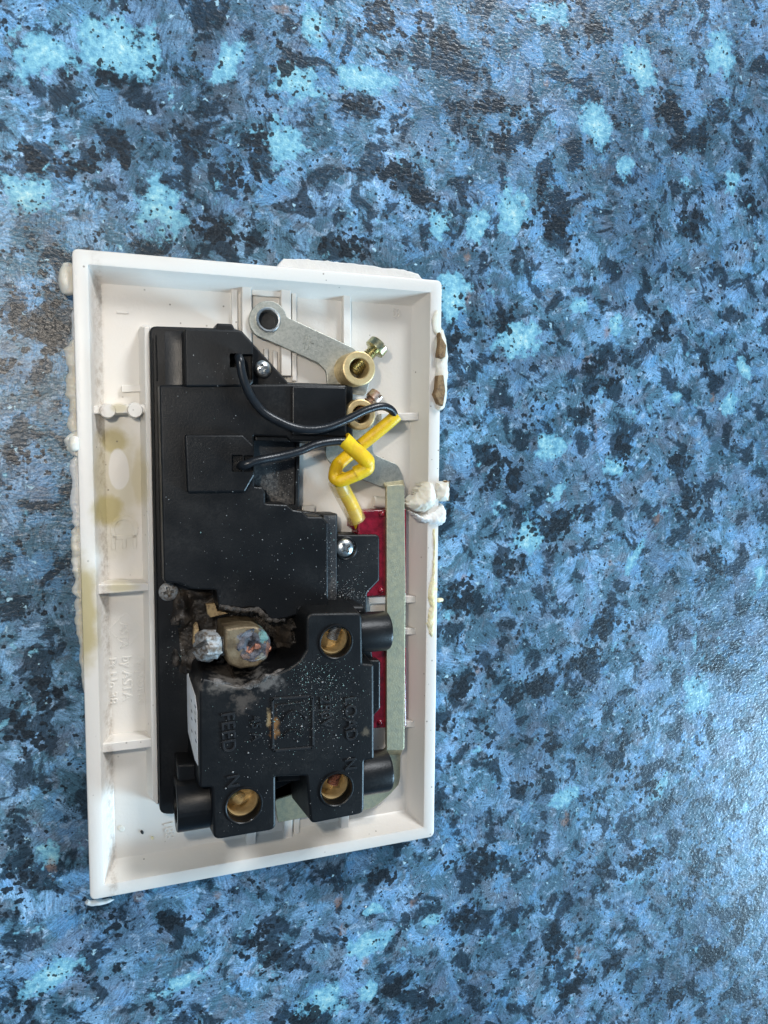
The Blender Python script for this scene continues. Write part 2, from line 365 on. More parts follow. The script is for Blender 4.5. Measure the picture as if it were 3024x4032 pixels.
def outline(raw, d):
    """corner-filleted outline of raw (x, y, r) points, moved inwards by d; point count does not depend on d"""
    P = [Vector(p[:2]) for p in raw]; n = len(P)
    sg = 1 if sum(P[i - 1].x * P[i].y - P[i].x * P[i - 1].y for i in range(n)) > 0 else -1
    I = inset(P, d) if d else P; out = []
    for i in range(n):
        r = raw[i][2] if len(raw[i]) > 2 else 0.0; a, p, b = P[i - 1], P[i], P[(i + 1) % n]
        u = a - p; v = b - p
        if r <= 0 or u.length < 1e-6 or v.length < 1e-6 or u.angle(v) > 3.0: out.append(I[i]); continue
        convex = (p - a).x * (b - p).y - (p - a).y * (b - p).x
        q = I[i]; u = I[i - 1] - q; v = I[(i + 1) % n] - q; lu, lv = u.length, v.length; u /= lu; v /= lv
        ang = u.angle(v); rr = max(0.02, r - d) if convex * sg > 0 else r + d
        t = min(rr / math.tan(max(ang, 0.05) / 2), lu * 0.46, lv * 0.46); p0 = q + u * t; p1 = q + v * t
        for k in range(5):
            w_ = k / 4; out.append(p0 * (1 - w_) ** 2 + q * 2 * w_ * (1 - w_) + p1 * w_ * w_)
    return out
def prism(name, raw, z0, z1, mat, parent=None, bev=0.35, draft=0.0, label=None, dz=None):
    """raw: outline at the top as (x, y, corner radius) -> slab with a rounded top edge"""
    rings = [(outline(raw, -draft), z0)]
    if bev > 0:
        for j in range(4):
            a = j / 3 * math.pi / 2; rings.append((outline(raw, bev * (1 - math.cos(a))), z1 - bev + bev * math.sin(a)))
    else: rings.append((outline(raw, 0), z1))
    n = len(rings[0][0]); V = []; Fc = []
    for R, z in rings: V += [(p.x, p.y, z + (dz(p) if dz and z > z0 else 0)) for p in R]
    for r in range(len(rings) - 1):
        for i in range(n):
            a = r * n + i; b2 = r * n + (i + 1) % n; Fc.append((a, b2, b2 + n, a + n))
    top = len(Fc); Fc.append(tuple(range((len(rings) - 1) * n, len(rings) * n))); Fc.append(tuple(range(n))[::-1])
    return mesh(name, V, Fc, mat, parent, True, (top, top + 1), label)
def pxpoly(pts, z, r=0.8):
    q = []
    for p in pts:
        c = U(p[0], p[1], z); q.append((c.x, c.y, p[2] if len(p) > 2 else r))
    return q
def pxprism(name, pts, z0, z1, mat, parent=None, bev=0.35, r=0.8, draft=0.0, label=None):
    return prism(name, pxpoly(pts, z1, r), z0, z1, mat, parent, bev, draft, label)
def box(name, a, b2, mat, parent=None, bev=0.2, label=None):
    P = [(a[0], a[1], bev), (b2[0], a[1], bev), (b2[0], b2[1], bev), (a[0], b2[1], bev)]
    return prism(name, P, a[2], b2[2], mat, parent, bev, 0, label)
def lathe(name, prof, org, axis, mat, parent=None, seg=40, label=None, up=None, cap=True):
    """prof: (radius, height) pairs along axis"""
    ax = Vector(axis).normalized(); u = ax.orthogonal().normalized() if up is None else (Vector(up) - ax * ax.dot(Vector(up))).normalized(); v = ax.cross(u)
    V = []; Fc = []; n = seg
    for r, h in prof:
        for i in range(n):
            t = 2 * math.pi * i / n; V.append(Vector(org) + ax * h + (u * math.cos(t) + v * math.sin(t)) * max(r, 0.001))
    for k in range(len(prof) - 1):
        for i in range(n):
            a = k * n + i; b2 = k * n + (i + 1) % n; Fc.append((a, b2, b2 + n, a + n))
    caps = []
    if cap and prof[0] != prof[-1]:
        Fc.append(tuple(range(n))[::-1]); Fc.append(tuple(range((len(prof) - 1) * n, len(prof) * n))); caps = [len(Fc) - 2, len(Fc) - 1]
    return mesh(name, V, Fc, mat, parent, True, caps, label)
def catmull(P, per=10):
    P = [Vector(p) for p in P]; Q = [P[0] * 2 - P[1]] + P + [P[-1] * 2 - P[-2]]; out = []
    for i in range(1, len(Q) - 2):
        a, b2, c, d = Q[i - 1:i + 3]
        for j in range(per):
            t = j / per
            out.append(0.5 * ((2 * b2) + (c - a) * t + (2 * a - 5 * b2 + 4 * c - d) * t * t + (3 * b2 - a - 3 * c + d) * t ** 3))
    out.append(P[-1]); return out
def tube(name, P, r, mat, parent=None, seg=14, per=10, hollow=0.0, rf=None, sec=None, label=None, jit=0.0, nsc=2.0):
    C = catmull(P, per); n = len(C); V = []; Fc = []
    T = [(C[min(i + 1, n - 1)] - C[max(i - 1, 0)]).normalized() for i in range(n)]
    u = T[0].orthogonal().normalized()
    for i in range(n):
        u = (u - T[i] * u.dot(T[i])).normalized(); v = T[i].cross(u)
        rr = r * (rf(i / (n - 1)) if rf else 1)
        for j in range(seg):
            t = 2 * math.pi * j / seg; d = u * math.cos(t) + v * math.sin(t)
            if sec: d = Vector((d.x * sec[0], d.y * sec[1], d.z * sec[2]))
            p = C[i] + d * rr
            if jit: p += d * (noise.noise(p / nsc) * jit + noise.noise(p / nsc * 3.1) * jit * 0.4)
            V.append(p)
    for i in range(n - 1):
        for j in range(seg):
            a = i * seg + j; b2 = i * seg + (j + 1) % seg; Fc.append((a, b2, b2 + seg, a + seg))
    if hollow:
        for end, sgn in ((0, 1), (n - 1, -1)):
            base = end * seg; i0 = len(V)
            for j in range(seg): V.append(C[end] + (V[base + j] - C[end]) * hollow)
            for j in range(seg): V.append(C[end] + T[end] * sgn * r * 1.6 + (V[base + j] - C[end]) * hollow)
            for j in range(seg):
                k2 = (j + 1) % seg
                Fc.append((base + j, base + k2, i0 + k2, i0 + j)); Fc.append((i0 + j, i0 + k2, i0 + seg + k2, i0 + seg + j))
            Fc.append(tuple(range(i0 + seg, i0 + 2 * seg)))
    else:
        Fc.append(tuple(range(seg))[::-1]); Fc.append(tuple(range((n - 1) * seg, n * seg)))
    o = mesh(name, V, Fc, mat, parent, True, (), label); return o
def blob(name, c, s, mat, parent=None, amp=0.3, nsc=2.0, rotz=0.0, sub=4, flatten=None, label=None):
    bm = bmesh.new(); bmesh.ops.create_icosphere(bm, subdivisions=sub, radius=1.0)
    R = Matrix.Rotation(rotz, 3, 'Z'); V = []; Fc = [[v.index for v in f.verts] for f in bm.faces]
    for v in bm.verts:
        p = v.co.copy(); q = Vector((p.x * s[0], p.y * s[1], p.z * s[2])); q = R @ q + Vector(c)
        q += p * amp * (noise.noise(q / nsc) + 0.22 * noise.noise(q / nsc * 2.7))
        if flatten is not None: q.z = max(q.z, flatten)
        V.append(q)
    bm.free(); return mesh(name, V, Fc, mat, parent, True, (), label)
def cut(o, *cutters):
    for c in cutters:
        md = o.modifiers.new('cut', 'BOOLEAN'); md.object = c; md.operation = 'DIFFERENCE'; md.solver = 'EXACT'
    dg = bpy.context.evaluated_depsgraph_get(); dg.update()
    me = bpy.data.meshes.new_from_object(o.evaluated_get(dg)); o.modifiers.clear(); o.data = me
    for c in cutters: bpy.data.objects.remove(c, do_unlink=True)
    me.set_sharp_from_angle(angle=math.radians(35))
    for p in me.polygons:
        if p.normal.z > 0.999: p.use_smooth = False
    return o
def text(name, s, px, py, z, size, mat, parent, rot=-90.0, h=0.22, label=None, normal=None, space=1.0):
    cu = bpy.data.curves.new(name, 'FONT'); cu.body = s; cu.size = size * MM; cu.extrude = h * MM; cu.bevel_depth = 0.06 * MM
    cu.align_x = 'LEFT'; cu.align_y = 'CENTER'; cu.space_character = space
    t = bpy.data.objects.new(name, cu); COL.objects.link(t)
    dg = bpy.context.evaluated_depsgraph_get(); dg.update()
    me = bpy.data.meshes.new_from_object(t.evaluated_get(dg)); bpy.data.objects.remove(t, do_unlink=True)
    c = U(px, py, z) * MM if normal is None else Vector(normal[0]) * MM
    R = Matrix.Rotation(math.radians(rot), 4, 'Z') if normal is None else normal[1]
    me.transform(Matrix.Translation(c) @ R); me.materials.clear()
    return link(name, me, mat, parent, label)
def XY(px, py, z): c = U(px, py, z); return Vector((c.x, c.y))

# ------------------------------------------------------------------ worktop
K = 1.8228
BR = [(120,120,60,40,0),(250,100,85,48,0),(200,68,55,20,0),(495,130,28,40,35),(675,55,26,42,0),(1180,30,70,20,-18),(1385,150,58,38,30),(1555,115,42,55,0),
      (612,310,34,52,0),(1290,275,36,62,-35),(1350,362,28,24,0),(1396,282,15,13,0),(1580,392,22,36,0),(345,460,48,48,0),(978,640,36,50,0),(1125,735,62,38,0),
      (1110,460,36,50,20),(1030,490,26,40,0),(1605,790,14,45,-35),(1575,870,26,34,0),(1180,965,36,36,0),(1328,1010,38,22,0),(1205,1060,30,16,-40),(1372,1200,13,58,32),
      (1135,1165,34,36,0),(1225,1722,50,26,-18),(1512,1500,44,52,0),(1488,1478,18,24,0),(1612,1742,13,17,0),(790,2040,55,26,-10),(805,1965,30,18,0),(700,2162,52,38,0),
      (795,2148,24,30,0),(400,2118,55,18,-22),(105,2112,50,26,-28),(105,1842,24,22,0),(1437,2062,14,12,0),(930,1990,24,15,0),(1425,1700,20,40,30),(1030,1620,22,10,0),
      (1640,1240,20,30,0),(1330,700,18,30,0),(1460,860,26,16,0),(640,180,50,40,0),(790,170,60,30,0),(60,420,50,30,0),(950,480,30,30,0),(1250,660,24,24,0),(1500,1380,10,30,0)]
DK = [(195,350,60,28,-30),(262,335,26,40,0),(500,380,44,30,20),(565,290,22,85,10),(400,300,40,40,0),(240,165,30,26,0),(765,222,55,20,10),(835,60,40,42,0),(610,140,36,36,0),
      (950,90,62,36,15),(1000,150,40,20,0),(850,375,56,26,0),(905,425,40,26,30),(1168,400,18,62,8),(1200,492,44,34,0),(1140,486,30,14,0),(1080,305,32,24,0),(1050,232,80,16,-5),
      (1272,62,34,34,0),(1445,232,50,34,0),(1462,315,40,22,0),(1512,300,26,26,0),(1492,482,42,34,30),(1630,450,30,40,0),(60,345,40,26,0),(100,700,30,60,0),(40,660,20,40,0),
      (1095,700,20,40,0),(980,740,26,30,0),(1280,790,30,30,0),(1310,830,50,22,-10),(1440,700,22,50,0),(1260,900,24,20,0),(1070,1000,60,34,30),(1110,1030,30,40,0),(1340,960,30,24,0),
      (1450,1000,50,24,0),(1480,1100,34,60,0),(1200,1130,80,26,-15),(1100,1220,50,30,20),(1000,1290,40,50,0),(1540,1210,40,40,0),(1300,1360,26,60,10),(1270,1420,60,40,0),(1130,1500,60,30,-20),
      (1000,1480,40,40,0),(1340,1640,30,60,0),(1190,1610,30,30,0),(1400,1700,40,30,0),(1550,1440,30,20,0),(1130,1700,34,20,0),(1380,1860,60,26,-20),(1500,1880,30,50,0),(1040,1850,36,44,0),
      (1000,1980,60,24,0),(1200,2040,30,60,0),(1330,2080,40,40,0),(600,2070,60,40,0),(560,2030,40,40,0),(660,2200,50,26,0),(1230,2140,40,50,0),(830,1890,40,20,0),(860,2130,60,24,-15),(930,2170,44,20,0),
      (230,1930,40,20,-30),(370,1990,24,26,0),(250,2000,26,30,0),(60,1880,30,40,0),(40,2170,40,40,0),(1540,2060,50,30,0),(1600,1990,30,40,0),(1460,2150,40,26,0),(60,1560,40,50,0),(100,1480,30,30,0),
      (740,530,60,24,0),(620,600,50,20,0),(460,500,40,24,0),(40,980,30,20,0),(120,620,30,40,0)]
TN = [(610,20,30,20,0),(960,95,14,26,0),(1180,180,14,20,0),(1130,440,14,14,0),(1010,560,14,20,0),(1310,720,16,30,30),(1270,775,24,14,-30),(1290,935,12,32,0),(1420,1120,26,22,-30),(1320,1215,20,10,0),
      (1000,1245,18,12,0),(1030,1450,20,14,0),(1380,1600,14,16,0),(300,1935,26,16,0),(470,1935,20,14,0),(730,1950,12,40,15),(740,2010,14,30,0),(890,1950,20,16,0),(790,2080,16,24,0),(110,1870,16,36,0),
      (1220,1770,20,30,0),(1250,2060,26,30,20),(1500,1900,14,14,0),(690,80,18,10,0),(1540,860,12,20,0),(1010,640,12,20,0)]
def field(L, x, y):
    """largest 1 - (normalised ellipse distance) over a list of marks given in overview pixels"""
    f = np.full(x.shape, -0.25)
    for (cx, cy, rx, ry, an) in L:
        c = U(cx * K, cy * K, 0); s = (CAM[2]) / F * 1.3 * K
        a = -math.radians(an); dx = x - c.x; dy = y - c.y
        u = (dx * math.cos(a) + dy * math.sin(a)) / (rx * s); v = (-dx * math.sin(a) + dy * math.cos(a)) / (ry * s)
        f = np.maximum(f, 1.0 - np.sqrt(u * u + v * v))
    return f
def make_worktop():
    gx = np.concatenate([[-600, -400, -250], np.arange(-150, 241, 1.3), [330, 500, 700]])
    gy = np.concatenate([[-700, -450, -300], np.arange(-200, 201, 1.3), [300, 450, 650]])
    X, Y = np.meshgrid(gx, gy); nx, ny = len(gx), len(gy)
    V = np.stack([X.ravel(), Y.ravel(), np.zeros(X.size)], 1)
    idx = np.arange(X.size).reshape(ny, nx)
    Q = np.stack([idx[:-1, :-1], idx[:-1, 1:], idx[1:, 1:], idx[1:, :-1]], -1).reshape(-1, 4)
    ring = list(idx[0, :]) + list(idx[1:, -1]) + list(idx[-1, -2::-1]) + list(idx[-2:0:-1, 0])
    nv = len(V); V = np.vstack([V, V[ring] - [0, 0, 38]]); n = len(ring)
    Fs = [tuple(map(int, q)) for q in Q] + [(int(ring[i]), nv + i, nv + (i + 1) % n, int(ring[(i + 1) % n])) for i in range(n)] + [tuple(range(nv, nv + n))[::-1]]
    me = bpy.data.meshes.new('worktop'); me.from_pydata((V * MM).tolist(), [], Fs); me.update()
    x, y = V[:, 0], V[:, 1]
    for nm, L in (('bright', BR), ('dark', DK), ('tan', TN)):
        a = me.attributes.new(nm, 'FLOAT', 'POINT'); a.data.foreach_set('value', field(L, x, y).astype(np.float32))
    tn = np.clip((x + 30) / 160, -0.6, 1.0) - 0.5 * np.exp(-((x + 10) / 60) ** 2 - ((y + 115) / 40) ** 2)
    a = me.attributes.new('tone', 'FLOAT', 'POINT'); a.data.foreach_set('value', tn.astype(np.float32) * 0)
    o = link('worktop', me, m_worktop()); o['kind'] = 'structure'; o['label'] = 'blue and black speckled stone-effect kitchen worktop'
    return o
make_worktop()

# ------------------------------------------------------------------ the switch: one thing
SW = bpy.data.objects.new('cooker_switch', None); COL.objects.link(SW); SW.empty_display_size = 0.02
SW['label'] = 'back of a white cooker switch plate with burnt black mechanism lying on the worktop'; SW['category'] = 'switch'

RIM, FLOOR = 10.0, 4.0
# ---- faceplate: tray with drafted walls
def faceplate():
    hw, hh = 43.5, 73.5; wall = 3.2; dr = 2.4
    def rr(x, y, r, seg=5): return rounded([(-x, -y, r), (x, -y, r), (x, y, r), (-x, y, r)], r, seg)
    rings = [(rr(hw - 1.2, hh - 1.2, 1.5), 0.15), (rr(hw - 0.3, hh - 0.3, 1.5), 0.9), (rr(hw, hh, 1.5), 2.0), (rr(hw, hh, 1.5), RIM - 0.4), (rr(hw - 0.12, hh - 0.12, 1.4), RIM - 0.12), (rr(hw - 0.4, hh - 0.4, 1.2), RIM),
             (rr(hw - wall + 0.3, hh - wall + 0.3, 0.5), RIM), (rr(hw - wall + 0.05, hh - wall + 0.05, 0.4), RIM - 0.1), (rr(hw - wall, hh - wall, 0.4), RIM - 0.35),
             (rr(hw - wall - dr + 0.2, hh - wall - dr + 0.2, 0.5), FLOOR + 0.35), (rr(hw - wall - dr - 0.25, hh - wall - dr - 0.25, 0.5), FLOOR)]
    n = len(rings[0][0]); V = []; Fc = []
    for R, z in rings: V += [(p.x, p.y, z) for p in R]
    for r in range(len(rings) - 1):
        for i in range(n):
            a = r * n + i; b = r * n + (i + 1) % n; Fc.append((a, b, b + n, a + n))
    Fc.append(tuple(range((len(rings) - 1) * n, len(rings) * n))); Fc.append(tuple(range(n))[::-1])
    return mesh('faceplate', V, Fc, WHITE, SW, True, (len(Fc) - 1, len(Fc) - 2), 'white plastic face plate, inside up, yellowed by heat')
FP = faceplate()
# long upstand beside the mechanism
pxprism('upstand', [(566, 1287), (588, 1285), (624, 3175), (600, 3150)], FLOOR - 0.2, 9.0, WHITE, FP, 0.25, 0.5, 1.0)
# cross ribs on the left
for a in ([(366, 1598), (582, 1592), (583, 1625), (366, 1630)], [(378, 2302), (596, 2297), (597, 2325), (378, 2341)], [(398, 2930), (608, 2906), (608, 2941), (398, 2966)]):
    pxprism('rib', a, FLOOR - 0.2, 8.6, WHITE, FP, 0.2, 0.3, 0.35)
for (px, py) in ((424, 1617), (532, 1615)):
    c = U(px, py, 9.3); lathe('peg', [(1.75, FLOOR - 9.3), (1.7, -0.25), (1.5, 0)], (c.x, c.y, 9.3), (0, 0, 1), WHITE, FP, 28)
pxprism('rib', [(478, 1517), (580, 1513), (580, 1541), (478, 1545)], FLOOR - 0.2, 5.0, WHITE, FP, 0.15, 0.2)
# low ribs at the top end
for (x0, x1, y0, y1, z) in ((912, 936, 1118, 1330, 5.0), (953, 991, 1110, 1420, 6.2), (1107, 1146, 1121, 1480, 6.2), (1150, 1168, 1135, 1500, 5.2), (1352, 1382, 1140, 1480, 5.8), (1075, 1092, 1380, 1500, 5.2), (1040, 1056, 1370, 1500, 5.2)):
    pxprism('rib', [(x0, y0), (x1, y0 + 2), (x1 + 1, y1), (x0 + 1, y1)], FLOOR - 0.2, z, WHITE, FP, 0.2, 0.25)
pxprism('rib', [(992, 1110), (1107, 1121), (1107, 1170), (992, 1162)], FLOOR - 0.2, 5.4, WHITE, FP, 0.2, 0.25)
# ribs on the right
for (x0, x1, y0, y1, z) in ((1500, 1648, 1624, 1655, 6.6), (1440, 1638, 2346, 2374, 6.4), (1520, 1638, 2473, 2499, 6.2), (1520, 1636, 2838, 2864, 6.2), (1190, 1240, 1990, 2016, 6.0)):
    pxprism('rib', [(x0, y0 + 4), (x1, y0), (x1, y1), (x0, y1 + 4)], FLOOR - 0.2, z, WHITE, FP, 0.2, 0.25)
c0 = U(1470, 1975, 5.2); c1 = U(1530, 1978, 5.2)
lathe('peg', [(1.3, 0), (1.4, 0.3), (1.4, (c1 - c0).length)], c0, (c1 - c0), WHITE, FP, 20)
# ribs at the bottom end
for (x0, x1, y0, y1, z) in ((970, 1008, 3230, 3338, 6.0), (1119, 1152, 3180, 3312, 6.0), (1157, 1180, 3180, 3298, 5.2), (1342, 1374, 3160, 3276, 6.0)):
    pxprism('rib', [(x0, y0), (x1, y0 - 6), (x1, y1 - 6), (x0, y1)], FLOOR - 0.2, z, WHITE, FP, 0.2, 0.25)
# moulded marks
EM = 0.17
text('moulded_lettering', 'Approved', 556, 2580, FLOOR, 3.0, WHITE, FP, -90, EM)
text('moulded_lettering', 'by ASTA', 498, 2582, FLOOR, 3.0, WHITE, FP, -90, EM)
text('moulded_lettering', 'Pt No 38', 438, 2590, FLOOR, 3.0, WHITE, FP, -90, EM)
text('moulded_lettering', 'ASTA', 486, 2452, FLOOR, 2.5, WHITE, FP, -90, EM)
text('moulded_lettering', 'C', 482, 2024, FLOOR, 8.5, WHITE, FP, -90, EM)
text('moulded_lettering', 'E', 482, 2098, FLOOR, 8.0, WHITE, FP, -90, EM)
text('moulded_lettering', '188', 660, 3232, FLOOR, 3.2, WHITE, FP, -84, EM)
text('moulded_lettering', 'I', 480, 1222, FLOOR, 3.6, WHITE, FP, -90, EM)
text('moulded_lettering', 'ES', 1560, 1210, FLOOR, 2.6, WHITE, FP, -90, EM)
def diamond():
    P = [U(*q, FLOOR) for q in ((495, 2415), (570, 2480), (497, 2553), (428, 2480))]; P.append(P[0])
    V = []; Fc = []
    for i in range(4):
        d = (P[i + 1] - P[i]).normalized(); n = Vector((-d.y, d.x, 0)) * 0.12; b = len(V)
        for p in (P[i], P[i + 1]):
            V += [p - n, p + n, p + n + Vector((0, 0, .12)), p - n + Vector((0, 0, .12))]
        Fc += [(b, b + 4, b + 7, b + 3), (b + 1, b + 2, b + 6, b + 5), (b + 2, b + 3, b + 7, b + 6)]
    mesh('moulded_diamond', V, Fc, WHITE, FP, False)
diamond()

# ---- mechanism base flange (black)
FL = 10.0
base = pxprism('mechanism_base', [(589, 1283, 1.6), (850, 1291, 0.2), (855, 1272, 0.4), (915, 1275, 0.4), (925, 1294, 0.2), (953, 1302), (997, 1351), (1136, 1505, 0.3), (1391, 1515, .3), (1391, 1738, .3), (1182, 1745, .3), (1180, 2010, .3),
    (1265, 2023, .3), (1330, 2023, .3), (1331, 2105, .4), (1495, 2105, 1.2), (1495, 2285), (1447, 2335), (1447, 2430, .4), (1470, 2600, .4), (1498, 2605), (1498, 2790), (1474, 2815), (1470, 2960, .4), (1300, 3010), (1090, 3110), (700, 3170), (690, 3208, 1.0), (628, 3206, 2.2)], FLOOR, FL, BLACK2, SW, 0.45)
cut(base, pxprism('c', [(1000, 1735), (1176, 1738), (1172, 1990), (1050, 1990), (1050, 1930), (1000, 1930)], 8.2, 12, None, None, 0, 0.2),
    pxprism('c', [(690, 2340), (1160, 2400), (1160, 2640), (720, 2640)], 6.0, 12, None, None, 0, 0.2))
pxprism('recess_floor', [(1000, 1735), (1176, 1738), (1172, 1990), (1050, 1990), (1050, 1930), (1000, 1930)], 7.4, 8.25, GRIT, base, 0, 0.2, label='recess floor caked in grey dust')
pxprism('edge_ridge', [(597, 1330), (603, 1330), (634, 3120), (628, 3120)], FL - 0.3, FL + 0.45, BLACK, base, 0.2, 0.1)
pxprism('edge_ridge', [(612, 1320), (617, 1320), (622, 1500), (617, 1500)], FL - 0.3, FL + 0.35, BLACK, base, 0.15, 0.1)
def flange_slope():
    V = []; Fc = []; nx, ny = 16, 8
    for j in range(ny):
        for i in range(nx):
            t = i / (nx - 1); v = j / (ny - 1); p = U(642 + 92 * t + 3 * v, 1304 + 212 * v, FL)
            V.append((p.x, p.y, FL - 0.15 + 5.3 * (0.46 * t - 0.24 * t * t) * min(1, (0.15 + v) * 4)))
    for j in range(ny - 1):
        for i in range(nx - 1): a = j * nx + i; Fc.append((a, a + 1, a + nx + 1, a + nx))
    mesh('flange_slope', V, Fc, GLOSS, base, True)
flange_slope()

# ---- mechanism cover
CV = 16.5
melt = [(645, 2294), (700, 2298, .6), (757, 2321, .5), (852, 2325, .4), (860, 2386, .3), (885, 2396, .3), (912, 2392, .3), (950, 2398, .3), (985, 2392, .3), (1012, 2398, .4), (1040, 2408, .3), (1052, 2428, .3), (1070, 2444, .3), (1098, 2440, .4), (1130, 2436, .3), (1165, 2424, .3), (1200, 2410)]
cover = pxprism('mechanism_cover', [(627, 1516, .5), (1136, 1512, .2), (1145, 1512, .2), (1366, 1516, .5), (1366, 1742, .3), (1145, 1738, .4), (1130, 1722, .3), (1000, 1716, .3), (1003, 1915, .3), (1033, 1917, .6), (1046, 1938, .4), (1046, 1982, .3), (1130, 1986, .6), (1155, 2006, .4), (1190, 2012, .6), (1215, 2034, .4),
    (1268, 2034, .6), (1293, 2058, .5), (1294, 2400, .3)] + melt[::-1], FL - 0.5, CV, BLACK, SW, 0.5, 0.8, 0.15, label='black plastic cover with its lower edge melted')
pxprism('raised_panel', [(1150, 1520), (1362, 1524), (1362, 1720), (1150, 1714)], CV - 0.4, CV + 0.7, BLACK, cover, 0.35, 0.4)
padA = pxprism('wire_pad', [(727, 1294, .3), (948, 1300, .8), (997, 1353, .6), (998, 1505, .3), (985, 1520, .3), (731, 1522, .3)], FL - 0.4, CV + 1.2, BLACK2, cover, 0.4)
cut(padA, pxprism('c', [(917, 1383), (962, 1383), (962, 1440), (917, 1440)], 11, 22, None, None, 0, 0.3), pxprism('c', [(968, 1386), (1010, 1386), (1010, 1490), (968, 1490)], CV - 1.4, 22, None, None, 0, 0.2))
padB = pxprism('wire_pad', [(727, 1711, .5), (957, 1712, .8), (1001, 1754, .6), (1003, 1872, .8), (965, 1938, .6), (738, 1941, .5)], CV - 0.4, CV + 1.6, BLACK, cover, 0.45)
cut(padB, pxprism('c', [(924, 1792), (968, 1792), (968, 1860), (924, 1860)], 13, 22, None, None, 0, 0.3), pxprism('c', [(972, 1794), (1012, 1794), (1012, 1862), (972, 1862)], CV + 0.2, 22, None, None, 0, 0.2))
pxprism('ledge', [(1005, 1718), (1140, 1720), (1142, 1740), (1005, 1736)], CV - 2.5, CV - 0.9, BLACK, cover, 0.25, 0.2)
pxprism('side_step', [(1272, 2028), (1326, 2028), (1328, 2420), (1290, 2420)], FL - 0.3, FL + 2.2, GRIT, cover, 0.3, 0.3)

# ---- terminal block
BT = 23.5
tb = [(785, 2700, .5), (800, 2672, .5), (840, 2680, .3), (880, 2692, .4), (930, 2704, .4), (975, 2700, .3), (1015, 2690, .3), (1050, 2662, .4), (1090, 2650, .3), (1135, 2632, .4), (1180, 2600, .8), (1205, 2560, .8), (1206, 2415, 1.6), (1426, 2412, 1.6), (1429, 2612, .3), (1473, 2616, .5), (1474, 2990, .5), (1436, 2996, .3),
      (1434, 3204, 1.6), (1222, 3246, 1.6), (1206, 3056, .3), (1086, 3060, .3), (1087, 3268, 1.6), (840, 3310, 1.8), (834, 3102, .4), (785, 3104, .8)]
block = pxprism('terminal_block', tb, FL - 0.5, BT, BLOCKM, SW, 0.6, 0.8, 1.1, label='black terminal block dusted with grit, scorched along its upper edge')
holes = [(1323, 2528, 3.75), (1325, 3108, 3.85), (960, 3172, 3.95)]
cs = []
for (px, py, r) in holes:
    c = U(px, py, BT); cs.append(lathe('c', [(r + 0.0, -11), (r, 3)], c, (0, 0, 1), None, None, 48))
cut(block, *cs)
# shaped sleeves for the clamp screws
def hcyl(name, px0, px1, py, z, r, par, extra=None, lab=None):
    a = U(px0, py, z); b = U(px1, py, z); b.y = a.y; L = (b - a).length
    return lathe(name, [(r, 0), (r, L - 0.9), (r - 0.25, L - 0.3), (r - 0.9, L)], a, b - a, BLACK, par, 40, lab)
hcyl('screw_sleeve', 1400, 1526, 2492, 16.5, 4.9, block)
hcyl('screw_sleeve', 1400, 1528, 3050, 16.5, 5.2, block)
nt0 = U(850, 3142, 16.0); nt1 = U(690, 3142, 16.0); nt1.y = nt0.y; L = (nt1 - nt0).length
slv = lathe('screw_sleeve', [(6.2, 0), (6.2, L - 0.3), (6.0, L)], nt0, nt1 - nt0, BLACK, block, 44)
cut(slv, lathe('c', [(4.2, L - 6), (4.2, L + 3)], nt0, nt1 - nt0, None, None, 36))
pxprism('sleeve_bridge', [(697, 3012), (800, 3006), (800, 3110), (705, 3110)], FL, 17.5, BLACK2, block, 0.5, 0.5)
pxprism('bridge', [(1090, 3010), (1204, 3010), (1204, 3072), (1090, 3080)], FL, BT - 5.5, BLACK2, block, 0.3, 0.3)
pxprism('side_flange', [(1400, 2600), (1498, 2600), (1498, 2790), (1478, 2812), (1400, 2812)], FL - 2, FL + 2.0, BLACK, block, 0.4, 0.6)
pxprism('tower_base', [(1168, 2386), (1440, 2386), (1440, 2420), (1168, 2440)], FL, CV + 0.5, BLACK2, block, 0.8, 1.0)
lab = [(893, 2804, 'FEED', 4.2), (1278, 2742, '250V', 3.6), (1376, 2742, 'LOAD', 4.0), (914, 3050, 'N', 4.0), (1376, 2984, 'N', 4.0), (1005, 2820, '45 A', 3.0)]
for (px, py, s, sz) in lab: text('raised_lettering', s, px, py, BT, sz, WORN, block, -88, 0.20)
# quality mark: raised square with looped strokes
def ring_path(name, pts, r, closed=True):
    P = [U(x, y, BT + 0.02) for x, y in pts]
    if closed: P.append(P[0])
    V = []; Fc = []
    for i in range(len(P) - 1):
        d = (P[i + 1] - P[i]); d.normalize(); n = Vector((-d.y, d.x, 0)) * r; b = len(V); h = Vector((0, 0, 0.25))
        a0 = P[i] - d * r * 0.5; a1 = P[i + 1] + d * r * 0.5
        for p in (a0, a1): V += [p - n, p + n, p + n * 0.5 + h, p - n * 0.5 + h]
        Fc += [(b, b + 4, b + 7, b + 3), (b + 1, b + 2, b + 6, b + 5), (b + 2, b + 3, b + 7, b + 6), (b, b + 3, b + 2, b + 1), (b + 4, b + 5, b + 6, b + 7)]
    return mesh(name, V, Fc, WORN, block, False)
sq = [(1072, 2758), (1076, 2752), (1220, 2742), (1230, 2748), (1232, 2936), (1226, 2944), (1082, 2956), (1074, 2950)]
ring_path('raised_square', sq, 0.34)
arc = lambda cx, cy, rx, ry, a0, a1: [(cx + rx * math.cos(math.radians(a0 + (a1 - a0) * i / 12)), cy + ry * math.sin(math.radians(a0 + (a1 - a0) * i / 12))) for i in range(13)]
ring_path('raised_stroke', arc(1160, 2850, 46, 50, 190, 340), 0.2, False)
ring_path('raised_stroke', arc(1160, 2908, 42, 34, 190, 330), 0.2, False)
ring_path('raised_stroke', [(1092, 2778), (1200, 2764)], 0.2, False)
